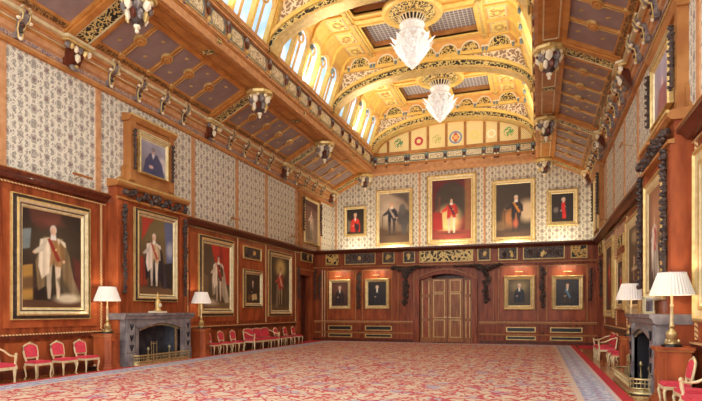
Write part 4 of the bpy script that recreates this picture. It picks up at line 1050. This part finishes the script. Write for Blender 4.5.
def big_corbel_proto():
    t = thing('truss_corbel', '', 'corbel', (0, 0, 0), 0, 'large corbels under the roof trusses')
    g = MB(); g.prism([(-.46, .0), (-.34, -.30), (.34, -.30), (.46, .0), (.46, .15), (-.46, .15)], .66, .73, 'pale_gold', axis='z'); g.prism([(-.40, .0), (-.30, -.24), (.30, -.24), (.40, .0), (.40, .15), (-.40, .15)], .60, .66, 'gold', axis='z'); g.build('cap', t)
    g = MB(); g.prism([(.1, .62), (-.18, .62), (-.16, .48), (-.06, .30), (.05, .10), (.1, .10)], -.18, .18, 'wood_deep', axis='x')
    for k in range(6): g.ball((-.28+.112*k, -.17, .50+.03*(k % 2)), (.06, .07, .1), ('corbel_dark', 'gold', 'cream')[k % 3], 1, .15)
    g.build('body', t)
    g = MB(); g.ball((0, -.14, .30), (.07, .07, .12), 'cream', 1, .15); g.ball((0, -.04, .06), (.13, .08, .09), 'corbel_dark', 1, .2); g.ball((0, -.12, .08), (.05, .03, .05), 'gold', 1); g.build('mask', t)
    return t
cor = corbel_proto(); big = big_corbel_proto(); cor.scale = (1.2, 1.1, 1.0); big.scale = (1.25, 1.1, 1); f1 = f2 = True
for side, s in (('left', -1), ('right', 1)):
    X = mx(s, -11.60)
    n_ = 0; nb = 0
    for i in (4, 3, 2, 1):
        T = TR[i]
        lab = 'large gilt capped corbel under the %s cornice, %s from the far wall' % (side, ORD[nb]); nb += 1
        if f2: big.location = (X, T, 7.98); big.rotation_euler = (0, 0, ROT[side]); big['label'] = lab; f2 = False
        else: dup(big, (X, T, 7.98), ROT[side], lab)
        for o_ in reversed(OFF):
            y = TR[i-1]+o_
            if y < (8.8 if s < 0 else 12.6): continue
            lab = 'small pale scroll corbel in the %s cornice, %s counting from the far wall' % (side, ORD[n_]); n_ += 1
            if f1: cor.location = (X, y, 7.98); cor.rotation_euler = (0, 0, ROT[side]); cor['label'] = lab; f1 = False
            else: dup(cor, (X, y, 7.98), ROT[side], lab)

# ------------------------------------------------------------------ chandeliers
def chandelier(yc_, lab, dz=0.):
    t = thing('chandelier', lab, 'chandelier', (XC, yc_, 0), 0, 'glass chandeliers')
    MB().lathe([(1.18, ZC), (1.18, ZC-.12), (1.08, ZC-.18), (.95, ZC-.14), (.9, ZC-.10)], 'vault', seg=40).build('ceiling_ring', t)
    MB().lathe([(.9, ZC-.10), (.72, ZC-.20), (.52, ZC-.24)], 'scroll_fine', seg=32).lathe([(.54, ZC-.22), (.56, ZC-.28), (.5, ZC-.30)], 'gold', seg=32).build('rose', t)
    g = MB(); g.lathe([(.5, ZC-.27), (.3, ZC-.5), (.3, ZC-.55)], 'black', seg=24)
    for k in range(20):
        a = 2*PI*k/20; g.tube([(.52*math.cos(a), .52*math.sin(a), ZC-.27), (.36*math.cos(a), .36*math.sin(a), ZC-.52)], .028, 'cream', 5)
    g.build('fan_collar', t)
    z = 10.98
    g = MB(); g.lathe([(.36, 1.80), (.46, 1.76), (.5, 1.68), (.46, 1.60), (.44, 1.45), (.50, 1.38), (.56, 1.34), (.5, 1.28)], 'crystal', (0, 0, z), 32); g.build('drum', t)
    seg = 48; vs = []; prof = [(.46, 1.34), (.56, 1.2), (.64, 1.05), (.66, .95), (.60, .75), (.5, .58), (.38, .42), (.30, .36), (.31, .32), (.24, .2), (.14, .12), (.08, .08), (.06, .04), (.0, .0)]
    for r, q in prof:
        for k in range(seg):
            a = 2*PI*k/seg; rr = r*(1+.06*math.cos(12*a)) if .3 < r else r
            vs.append((rr*math.cos(a), rr*math.sin(a), z+q))
    g = MB(); g.add(vs, [(j*seg+k, j*seg+(k+1) % seg, (j+1)*seg+(k+1) % seg, (j+1)*seg+k) for j in range(len(prof)-1) for k in range(seg)], 'crystal'); bwl = g.build('bowl', t)
    for ring_, (n, r0, z0, r1, z1, w) in enumerate(((12, .60, .90, .84, 1.16, .17), (12, .50, .62, .68, .86, .14), (8, .30, .34, .44, .56, .12))):
        for k in range(n):
            a = 2*PI*(k+.5*(ring_ % 2))/n; ca, sa = math.cos(a), math.sin(a); g = MB()
            pl = []
            for r, q, hw, bulge in ((r0, z0, w*.6, 0), ((r0*.55+r1*.45)+.02, z0*.55+z1*.45, w*.75, .03), (r1-.03, z1-.05, w*.35, .0), (r1+.05, z1+.0, .01, 0)):
                for d in (-hw, 0, hw): pl.append(((r+(bulge+.03 if d == 0 else 0))*ca-d*sa, (r+(bulge+.03 if d == 0 else 0))*sa+d*ca, z+q))
            g.add(pl, [(3*j+i, 3*j+i+1, 3*j+i+4, 3*j+i+3) for j in range(3) for i in range(2)], 'crystal'); 
            pl2 = [(x*.985, y*.985, q-.01) for x, y, q in pl]; g.add(pl2, [(3*j+i, 3*j+i+1, 3*j+i+4, 3*j+i+3) for j in range(3) for i in range(2)], 'crystal')
            g.build('glass_leaf', bwl, smooth=60)
    return t
chandelier(20.38, 'large moulded glass chandelier nearest the camera, under the golden vault')
chandelier(26.62, 'glass chandelier further back, in front of the far lunette')

# ================================================================== furniture
def leg_mesh(x, y, front, m='pale_gold', h=.40):
    g = MB(); d = -1 if front else 1
    sx = 1 if x > 0 else -1
    g.tube([(x, y, h), (x+.02*sx, y+.03*d, h*.8), (x, y+.01*d, h*.4), (x-.0*sx, y+.0*d, h*.12), (x+.015*sx, y+.035*d, 0.0)], [.032, .030, .02, .015, .02], m, 8)
    return g
def side_chair(label, cat_group):
    t = thing('side_chair', label, 'chair', (0, 0, 0), 0, cat_group)
    for x, y, f in ((-.22, -.2, 1), (.22, -.2, 1), (-.18, .2, 0), (.18, .2, 0)): leg_mesh(x, y, f).build('leg', t)
    g = MB(); g.prism([(-.26, -.24), (.26, -.24), (.22, .22), (-.22, .22)], .37, .43, 'pale_gold', axis='z'); g.build('seat_rail', t)
    g = MB(); g.prism([(-.25, -.23), (.25, -.23), (.21, .2), (-.21, .2)], .43, .47, 'red', axis='z'); g.prism([(-.22, -.2), (.22, -.2), (.18, .18), (-.18, .18)], .47, .495, 'red', axis='z'); g.build('seat', t)
    tilt = lambda z: .20+(z-.43)*.18
    pts = [(-.15, .43), (-.17, .52), (-.20, .60), (-.21, .75), (-.20, .88), (-.10, .93), (0, .96), (.10, .93), (.20, .88), (.21, .75), (.20, .60), (.17, .52), (.15, .43)]
    g = MB(); g.tube([(x, tilt(z), z) for x, z in pts], .026, 'pale_gold', 8); g.tube([(-.19, tilt(.57), .57), (0, tilt(.56), .555), (.19, tilt(.57), .57)], .024, 'pale_gold', 8); g.ball((0, tilt(.96), .975), (.05, .02, .03), 'pale_gold', 1); g.build('back_frame', t)
    g = MB(); pad = [(-.17, .59), (.17, .59), (.185, .75), (.175, .86), (.09, .91), (0, .93), (-.09, .91), (-.175, .86), (-.185, .75)]
    vs = [(x, tilt(z)-.03, z) for x, z in pad]+[(x, tilt(z)+.02, z) for x, z in pad]; n = len(pad)
    g.add(vs, [(i, (i+1) % n, n+(i+1) % n, n+i) for i in range(n)]+[tuple(range(n)), tuple(range(2*n-1, n-1, -1))], 'red'); g.build('backrest', t)
    return t
def settee(w, nb, label, cat='settee', group=None, name='settee'):
    t = thing(name, label, cat, (0, 0, 0), 0, group); hw = w/2; D0, D1 = -.32, .26
    nl = 4 if w > 1.6 else 2
    for k in range(nl):
        x = -hw+.05+(w-.1)*k/(nl-1)
        g = MB(); g.tube([(x, D0+.03, .38), (x, D0+.03, .3), (x, D0+.03, .1), (x, D0+.03, 0)], [.035, .04, .022, .026], 'pale_gold', 8); g.build('leg', t)
        g = MB(); g.tube([(x, D1-.03, .38), (x, D1-.01, .1), (x, D1+.02, 0)], [.03, .024, .024], 'pale_gold', 8); g.build('leg', t)
    MB().box(-hw, hw, D0, D1, .34, .41, 'pale_gold').build('seat_rail', t)
    g = MB(); g.box(-hw+.03, hw-.03, D0+.01, D1-.04, .41, .47, 'red'); g.box(-hw+.06, hw-.06, D0+.04, D1-.06, .47, .50, 'red'); g.build('seat', t)
    bw = (w-.08)/nb; tl = lambda z: D1-.04+(z-.45)*.16
    g = MB()
    for k in range(nb):
        x0 = -hw+.04+bw*k; x1 = x0+bw; m_ = (x0+x1)/2
        g.tube([(x0, tl(.45), .45), (x0, tl(.85), .85), (x0+.08, tl(.93), .93), (m_, tl(.96), .965), (x1-.08, tl(.93), .93), (x1, tl(.85), .85), (x1, tl(.45), .45)], .024, 'pale_gold', 8)
    g.tube([(-hw+.04, tl(.52), .52), (hw-.04, tl(.52), .52)], .02, 'pale_gold', 6); g.build('back_frame', t)
    for k in range(nb):
        x0 = -hw+.04+bw*k+.03; x1 = x0+bw-.06; m_ = (x0+x1)/2
        pad = [(x0, .53), (x1, .53), (x1, .84), (x1-.07, .91), (m_, .94), (x0+.07, .91), (x0, .84)]; n = len(pad)
        vs = [(x, tl(z)-.035, z) for x, z in pad]+[(x, tl(z)+.02, z) for x, z in pad]
        g = MB(); g.add(vs, [(i, (i+1) % n, n+(i+1) % n, n+i) for i in range(n)]+[tuple(range(n)), tuple(range(2*n-1, n-1, -1))], 'red'); g.build('backrest', t)
    for sg in (-1, 1):
        x = sg*(hw-.03)
        g = MB(); g.tube([(x, tl(.82), .84), (x, .08, .78), (x, -.1, .68), (x, -.22, .66), (x, -.31, .68)], .024, 'pale_gold', 8)
        g.tube([(x, -.3, .36), (x, -.28, .5), (x, -.3, .6), (x, -.3, .68)], [.03, .024, .03, .03], 'pale_gold', 8); g.ball((x, -.31, .71), .04, 'pale_gold', 1); g.build('arm', t)
    return t
CG = 'gilt side chairs with red seats along the walls'
ch = side_chair('gilt side chair with red back and seat, beside the nearest left settee', CG)
XLc = XL+.44; ch.scale = (.9, .9, .88)
ch.location = (XLc, 9.73, 0); ch.rotation_euler = (0, 0, PI/2)
for y, lab in ((10.5, 'gilt red side chair in the middle of the three left of the fireplace'), (11.22, 'gilt red side chair next to the left lamp pedestal of the fireplace'),
               (17.12, 'gilt red side chair just past the right-hand pedestal of the left fireplace'), (17.98, 'gilt red side chair midway between the fireplace pedestal and the far left settee'), (18.85, 'gilt red side chair touching the near end of the far left settee'),
               (22.6, 'gilt red side chair half hidden behind the arm of the far left settee'), (23.58, 'gilt red side chair second from the left doorway'), (24.5, 'gilt red side chair nearest the left doorway')):
    dup(ch, (XLc, y, 0), PI/2, lab)
for x, y, lab in ((XR-.52, 10.3, 'gilt red side chair in front of the nearest right-hand pedestal'), (XR-.47, 9.45, 'gilt red side chair cut by the right edge of the picture'),
                  (XR-.5, 17.9, 'gilt red side chair on the right wall next to the small settee'), (XR-.5, 16.9, 'gilt red side chair on the right wall nearest the far lamp pedestal')):
    dup(ch, (x, y, 0), -PI/2, lab)
st = settee(2.3, 3, 'long gilt settee with three red back panels under the small square painting'); st.location = (XL+.45, 20.82, 0); st.rotation_euler = (0, 0, PI/2); st.scale = (1, .95, .92)
st = settee(2.2, 3, 'gilt settee with red seat cut by the left edge of the picture'); st.location = (XL+.45, 7.85, 0); st.rotation_euler = (0, 0, PI/2); st.scale = (1, .95, .92)
st = settee(1.7, 2, 'small gilt settee with red cushions and open arms on the right wall'); st.location = (XR-.55, 19.9, 0); st.rotation_euler = (0, 0, -PI/2); st.scale = (1, .95, .92)
st = settee(1.6, 2, 'gilt settee at the bottom right corner of the picture, only its arm showing'); st.location = (XR-.48, 8.0, 0); st.rotation_euler = (0, 0, -PI/2); st.scale = (1, .95, .92)

# pedestals and lamps
def pedestal(label, loc, rz):
    t = thing('lamp_pedestal', label, 'pedestal', loc, rz, 'wooden lamp pedestals')
    def oct_(r, c): return [(-r, -r*c), (-r*c, -r), (r*c, -r), (r, -r*c), (r, r), (-r, r)]
    g = MB(); g.prism(oct_(.25, .55), .14, .92, 'wood_panel', axis='z'); bdy = g.build('body', t)
    g = MB(); g.prism(oct_(.33, .55), 0, .07, 'wood_panel', axis='z'); g.prism(oct_(.29, .55), .07, .14, 'wood_panel', axis='z'); g.build('plinth', t)
    g = MB(); g.prism(oct_(.28, .55), .92, .95, 'oak', axis='z'); g.prism(oct_(.30, .55), .95, 1.0, 'wood_panel', axis='z'); g.build('top', t)
    g = MB(); g.box(-.10, .10, -.265, -.25, .25, .8, 'wood'); 
    for sg in (-1, 1):
        a = (sg*.25, -.1375); b = (sg*.1375, -.25)
        n = Vector((sg, -1)).normalized()*.012; u = Vector((b[0]-a[0], b[1]-a[1])); 
        p0 = Vector(a)+u*.2; p1 = Vector(a)+u*.8
        g.prism([tuple(p0), tuple(p1), tuple(p1+n), tuple(p0+n)], .25, .8, 'wood', axis='z')
    g.ball((0, -.268, .52), (.07, .01, .09), 'wood_panel', 2); g.build('panel', bdy)
    return t
def lamp(label, loc, body='brass'):
    t = thing('table_lamp', label, 'lamp', loc, 0, 'table lamps with pleated shades')
    g = MB(); g.lathe([(0, 0), (.17, 0), (.17, .03), (.13, .05), (0, .05)], 'black', seg=8); ft = g
    g = MB(); g.lathe([(.12, .05), (.12, .08), (.07, .11), (.09, .16), (.10, .22), (.06, .28), (.035, .32), (.05, .36), (.03, .40)], body, seg=12)
    for k in range(3): a = 2*PI*k/3; g.ball((.11*math.cos(a), .11*math.sin(a), .1), .035, body, 1)
    bs = g.build('base', t); ft.build('foot', bs)
    g = MB(); g.lathe([(.028, .40), (.024, .7), (.035, .72), (.02, .76), (.02, 1.0)], 'pale_gold' if body == 'brass' else 'slate', seg=10); g.build('column', t)
    n = 72; z0, z1, r0, r1 = .91, 1.31, .345, .225; vs = []
    for z, r in ((z0, r0+.006), (z0+.03, r0), (z1-.02, r1), (z1, r1+.004)):
        for k in range(n): a = 2*PI*k/n; q = r*(1+(.018 if k % 2 else -.018)); vs.append((q*math.cos(a), q*math.sin(a), z))
    g = MB(); g.add(vs, [(j*n+k, j*n+(k+1) % n, (j+1)*n+(k+1) % n, (j+1)*n+k) for j in range(3) for k in range(n)], 'shade'); lsh = g.build('lamp_shade', t, smooth=20)
    g = MB(); g.ball((0, 0, 1.08), .05, 'bulb', 2); g.build('bulb', lsh)
    return t
for side, x, y, lp, ll in (('left', XL+.42, 11.97, 'octagonal wooden pedestal left of the left fireplace', 'pleated white lamp left of the left fireplace'),
                          ('left', XL+.42, 16.42, 'octagonal wooden pedestal right of the left fireplace', 'pleated white lamp right of the left fireplace'),
                          ('right', 2.24, 10.85, 'octagonal wooden pedestal nearest the camera on the right, beside the fender', 'large pleated white lamp nearest the camera on the right'),
                          ('right', 2.2, 14.95, 'wooden pedestal on the far side of the right fireplace', 'smaller looking pleated white lamp on the far side of the right fireplace')):
    pedestal(lp, (x, y, 0), ROT[side]); lamp(ll, (x, y, 1.0), 'brass')

# fireplaces
def fireplace(side, yc_, half, pr_, label):
    X = XL if side == 'left' else XR
    t = thing('fireplace', label, 'fireplace', (X, yc_, 0), ROT[side], 'marble fireplaces'); p = pr_; ow = .98
    g = MB()
    for sg in (-1, 1):
        g.box(sg*ow, sg*half, -p, -.02, 0, 1.38, 'marble'); g.box(sg*(half-.40), sg*(half-.04), -p-.06, -p, .0, .38, 'marble'); g.box(sg*(half-.38), sg*(half-.06), -p-.04, -p, .42, 1.36, 'marble')
        g.prism([(sg*ow, -p), (sg*(ow+.16), -p-.03), (sg*(ow+.16), -p), (sg*(ow), -.1)], 0, 1.2, 'marble', axis='z')
    arc = [(-ow+2*ow*k/16, 1.08+.17*math.sin(PI*k/16)) for k in range(17)]
    g.prism(arc+[(ow, 1.38), (-ow, 1.38)], -p, -.1, 'marble'); 
    arc2 = [(-ow-.12+(2*ow+.24)*k/16, 1.16+.16*math.sin(PI*k/16)) for k in range(17)]
    g.prism(arc+arc2[::-1], -p-.05, -p, 'marble')
    srd = g.build('surround', t)
    g = MB(); g.prism([(-.02, 1.38), (-p-.03, 1.38), (-p-.07, 1.44), (-p-.07, 1.47), (-p-.12, 1.50), (-p-.12, 1.57), (-.02, 1.57)], -half-.08, half+.08, 'marble', axis='x'); g.build('mantel_shelf', t)
    g = MB(); 
    for sg in (-1, 1):
        for zc_, k in ((1.16, 3), (.84, 3), (.55, 3)):
            g = MB(); [g.tube([(sg*(half-.22), -p-.05, zc_-.1), (sg*(half-.22)+(-.07+.07*j), -p-.06, zc_+.08)], .014, 'iron', 5) for j in range(k)]; g.build('inlay', srd)
    g = MB(); g.box(-ow, ow, -.06, -.02, 0, 1.3, 'soot'); g.box(-ow-.02, ow+.02, -p-.0, -.02, 0, .03, 'soot'); fb = g.build('firebox', t)
    MB().box(ow-.16, ow-.02, -p+.06, -.06, .03, 1.15, 'mirror').build('cheek_plate', fb); MB().box(-ow+.02, -ow+.08, -p+.06, -.06, .03, 1.12, 'iron').build('cheek_plate', fb)
    g = MB(); g.box(ow-.22, ow-.17, -p+.02, -p+.05, .03, 1.13, 'brass'); g.tube([(-ow+.03+2*(ow-.03)*k/16, -p+.03, 1.05+.16*math.sin(PI*k/16)) for k in range(17)], .03, 'brass', 6); g.build('brass_trim', fb)
    g = MB(); g.box(-.45, .45, -.4, -.1, .12, .16, 'iron')
    for k in range(10): g.tube([(-.42+.093*k, -.4, .12), (-.42+.093*k, -.42, .42)], .012, 'iron', 5)
    g.tube([(-.46, -.42, .42), (.46, -.42, .42)], .018, 'iron', 6)
    for k in range(9): g.ball((random.uniform(-.35, .35), -.25, .22+random.uniform(0, .12)), (.12, .08, .07), 'iron', 1, .2)
    g.build('grate', fb)
    # andirons stand on the hearth: things of their own
    for sg in (-1, 1):
        n = 1 if side == 'left' else -1
        yy = yc_+sg*.5 * n
        a = thing('andiron', 'brass andiron at the %s side of the %s hearth' % ('far' if sg*n > 0 else 'near', side), 'andiron', (X+n*(p-.06), yy, .03), ROT[side], 'andirons')
        q = MB(); q.lathe([(.05, 0), (.03, .04), (.018, .1), (.03, .18), (.018, .26), (.018, .38), (.045, .42), (.03, .47), (0, .5)], 'brass', seg=10); q.tube([(-.12, 0, .02), (-.06, 0, .1), (.06, 0, .1), (.12, 0, .02)], .018, 'brass', 6); q.build('upright', a)
        q = MB(); q.tube([(0, .02, .12), (0, .22, .12), (0, .3, 0)], .015, 'iron', 6); q.build('fire_bar', a)
    return t
fireplace('left', 14.06, 1.56, .55, 'grey marble fireplace on the left wall under the white-haired painting')
fireplace('right', 12.75, 1.4, .62, 'grey marble fireplace on the right wall between two lamps')
def fender(side, yc_, half, y0, y1, label):
    X = XL if side == 'left' else XR
    t = thing('fire_fender', label, 'fender', (X, yc_, .0), ROT[side], 'brass fenders')
    path = []
    r = .22
    path.append((-half, -y0))
    for k in range(7): a = PI/2*k/6; path.append((-half+r-r*math.cos(a), -(y1-r)-r*math.sin(a)))
    for k in range(7): a = PI/2*k/6; path.append((half-r+r*math.sin(a), -(y1-r)-r*math.cos(a)))
    path.append((half, -y0))
    g = MB(); g.tube([(x, y, .30) for x, y in path], .022, 'brass', 8); g.tube([(x, y, .22) for x, y in path], .010, 'brass', 6); g.build('top_rail', t)
    g = MB(); P3 = path
    for i in range(len(P3)-1):
        (xa, ya), (xb, yb) = P3[i], P3[i+1]
        g.add([(xa, ya, .02), (xb, yb, .02), (xb, yb, .11), (xa, ya, .11)], [(0, 1, 2, 3)], 'brass')
        g.add([(xa*.985, ya*.985, .02), (xb*.985, yb*.985, .02), (xb*.985, yb*.985, .11), (xa*.985, ya*.985, .11)], [(0, 1, 2, 3)], 'brass')
    g.tube([(x, y, .02) for x, y in path], .03, 'brass', 6); g.tube([(x, y, .12) for x, y in path], .018, 'brass', 6); g.build('base_plate', t)
    L = [0]
    for a, b in zip(path[:-1], path[1:]): L.append(L[-1]+math.dist(a, b))
    n = int(L[-1]/.07); g = MB()
    for k in range(n+1):
        d = L[-1]*k/n
        for i in range(len(L)-1):
            if L[i] <= d <= L[i+1]+1e-6:
                u = (d-L[i])/(L[i+1]-L[i]); x = path[i][0]+(path[i+1][0]-path[i][0])*u; y = path[i][1]+(path[i+1][1]-path[i][1])*u; break
        g.tube([(x, y, .12), (x, y, .29)], .007, 'brass', 5)
    g.build('railing', t)
    return t
fender('left', 14.1, 1.32, .62, .74, 'long low brass fender in front of the left fireplace')
fender('right', 12.9, 1.25, .68, 1.0, 'curved brass fender in front of the right fireplace')
hs = MB().box(-1.35, 1.35, -1.0, -.6, .0, .016, 'iron').build('hearth_slab', None, (XR, 12.9, 0), -PI/2); tag(hs, 'dark hearth slab under the curved brass fender', 'hearth')
hs = MB().box(-1.35, 1.35, -.72, -.5, .0, .016, 'iron').build('hearth_slab', None, (XL, 14.1, 0), PI/2); tag(hs, 'dark hearth slab under the long low brass fender', 'hearth')
# fire irons on stands
t = thing('fire_iron_stand', 'brass stand with fire irons at the left hearth', 'fire irons', (XL+.66, 13.6, .016), PI/2)
g = MB(); g.lathe([(.09, 0), (.09, .02), (.015, .04), (.012, .62), (.03, .65), (0, .68)], 'brass', seg=10); g.tube([(-.13, 0, .6), (0, 0, .62), (.13, 0, .6)], .012, 'brass', 6); g.build('stand', t)
for x in (-.12, .12): MB().tube([(x, -.02, .03), (x, -.02, .66)], .009, 'brass', 6).ball((x, -.02, .67), .02, 'brass', 1).build('poker', t)
t = thing('fire_iron_stand', 'brass stand with fire irons inside the right fender', 'fire irons', (XR-.80, 13.2, .016), -PI/2)
g = MB(); g.lathe([(.10, 0), (.10, .02), (.015, .04), (.012, .62), (.03, .65), (0, .68)], 'brass', seg=10); g.tube([(-.15, 0, .5), (0, 0, .62), (.15, 0, .5)], .012, 'brass', 6); g.build('stand', t)
for x in (-.13, .13): MB().tube([(x, -.02, .03), (x, -.02, .6)], .009, 'brass', 6).ball((x, -.02, .61), .02, 'brass', 1).build('poker', t)
t = thing('log_scuttle', 'small steel scuttle at the far end of the right fender', 'scuttle', (XR-.80, 13.75, .016), -PI/2)
g = MB(); g.lathe([(0, 0), (.09, 0), (.13, .14), (.12, .17), (0, .15)], 'mirror', seg=12); g.build('bucket', t); MB().tube([(-.12, 0, .16), (-.08, 0, .32), (.08, 0, .32), (.12, 0, .16)], .01, 'brass', 6).build('handle', t)

# mantel ornaments
t = thing('mantel_ornament', 'gilt figure clock on a white base on the left mantel shelf', 'ornament', (XL+.45, 14.05, 1.57), PI/2)
MB().box(-.3, .3, -.12, .12, 0, .06, 'cream').build('plinth', t)
g = MB(); g.lathe([(.13, .06), (.09, .12), (.07, .2), (.10, .3), (.07, .4), (.03, .45), (.05, .52), (.02, .6), (0, .68)], 'gold', seg=12); g.build('figure', t)
MB().ball((.0, -.1, .24), (.07, .03, .07), 'cream', 2).build('clock_face', t)
t = thing('mantel_clock', 'silvery glass sided clock on the right mantel shelf', 'clock', (XR-.5, 12.75, 1.57), -PI/2)
g = MB(); g.box(-.14, .14, -.1, .1, 0, .05, 'pale_gold'); g.box(-.14, .14, -.1, .1, .33, .38, 'pale_gold')
for x in (-.12, .12):
    for y in (-.08, .08): g.tube([(x, y, .05), (x, y, .33)], .014, 'pale_gold', 6)
g.build('case', t); MB().box(-.1, .1, -.07, .07, .05, .33, 'mirror').build('movement', t); MB().tube([(0, 0, .38), (0, -.05, .46), (0, .05, .46), (0, 0, .38)], .012, 'brass', 6).build('handle', t)
# small floor lamp fitting by the chairs at left
t = thing('floor_socket', 'small black floor light with a white tip beside the chair near the left pedestal', 'light', (XL+.3, 11.98-.42, 0), PI/2)
MB().box(-.10, .10, -.05, .05, .0, .1, 'black').build('body', t); MB().ball((0.02, -.06, .14), .035, 'cream', 1).build('tip', t)

# ================================================================== light, world, camera
def area(name, loc, size, energy, c, target=None, rot=None, sy=None):
    l = bpy.data.lights.new(name, 'AREA'); l.energy = energy; l.color = c; l.size = size
    if sy: l.shape = 'RECTANGLE'; l.size_y = sy
    o = bpy.data.objects.new(name, l); C.objects.link(o); o.location = loc
    if target is not None: o.rotation_euler = (Vector(target)-Vector(loc)).to_track_quat('-Z', 'Y').to_euler()
    return o
def point(name, loc, energy, c, r=.1):
    l = bpy.data.lights.new(name, 'POINT'); l.energy = energy; l.color = c; l.shadow_soft_size = r
    o = bpy.data.objects.new(name, l); C.objects.link(o); o.location = loc; return o
WARM = (1, .84, .64); MIDW = (1, .95, .87); UPW = 200
for x in (-9.3, -4.6, .1): area('added_gallery_fill', (x, YF+.8, 4.95), 3.6, 85, (1, .80, .56), (x, YU-.2, 9.5), sy=1.2)  # unseen fill lamps added to warm and brighten the papered end wall
# hidden uplights on top of the roof beams, washing the vault
for s in (-1, 1):
    for T in TR[1:-1]:
        area('cornice_light', (mx(s, -8.94), T+3.1, 11.06), .12, UPW, (1, .90, .74), (mx(s, -7.7), T+3.1, 13.2), sy=5.0)
# table lamps
for x, y in ((XL+.42, 11.97), (XL+.42, 16.42), (2.24, 10.85), (2.2, 14.95)):
    point('table_lamp_light', (x, y, 2.2), 9, WARM, .05)
# picture lights on the gallery ledge and over the lower portraits
for x in (-10.35, -7.95, -4.62, -1.27, 1.22):
    area('gallery_picture_light', (x, YU-.5, 5.0), .9, 30 if x in (-7.95, -4.62, -1.27) else 14, WARM, (x, YU, 6.6), sy=.2)
for x, z in ((-10.3, 3.55), (-8.16, 3.55), (-.87, 3.55), (1.33, 3.5)):
    area('portrait_light', (x, YF-.45, z+.3), .8, 9, WARM, (x, YF, z-1.2), sy=.1)

w = bpy.data.worlds.new('World'); sc.world = w; w.use_nodes = True
w.node_tree.nodes['Background'].inputs[0].default_value = (1, .985, .96, 1); w.node_tree.nodes['Background'].inputs[1].default_value = 2.5

cam = bpy.data.cameras.new('Camera'); co_ = bpy.data.objects.new('Camera', cam); C.objects.link(co_); sc.camera = co_
cam.sensor_width = 36; cam.lens = 36*536/702; cam.shift_y = (311-200.5)/702; cam.clip_end = 200
co_.location = (0, 0, 1.63); co_.rotation_euler = (PI/2, 0, math.atan(187/536))
vs_ = sc.view_settings; vs_.view_transform = 'Standard'; vs_.look = 'None'; vs_.gamma = 1; vs_.use_curve_mapping = False; vs_.exposure = 0.2
sc.cycles.max_bounces = 8; sc.cycles.diffuse_bounces = 5; sc.cycles.sample_clamp_indirect = 4
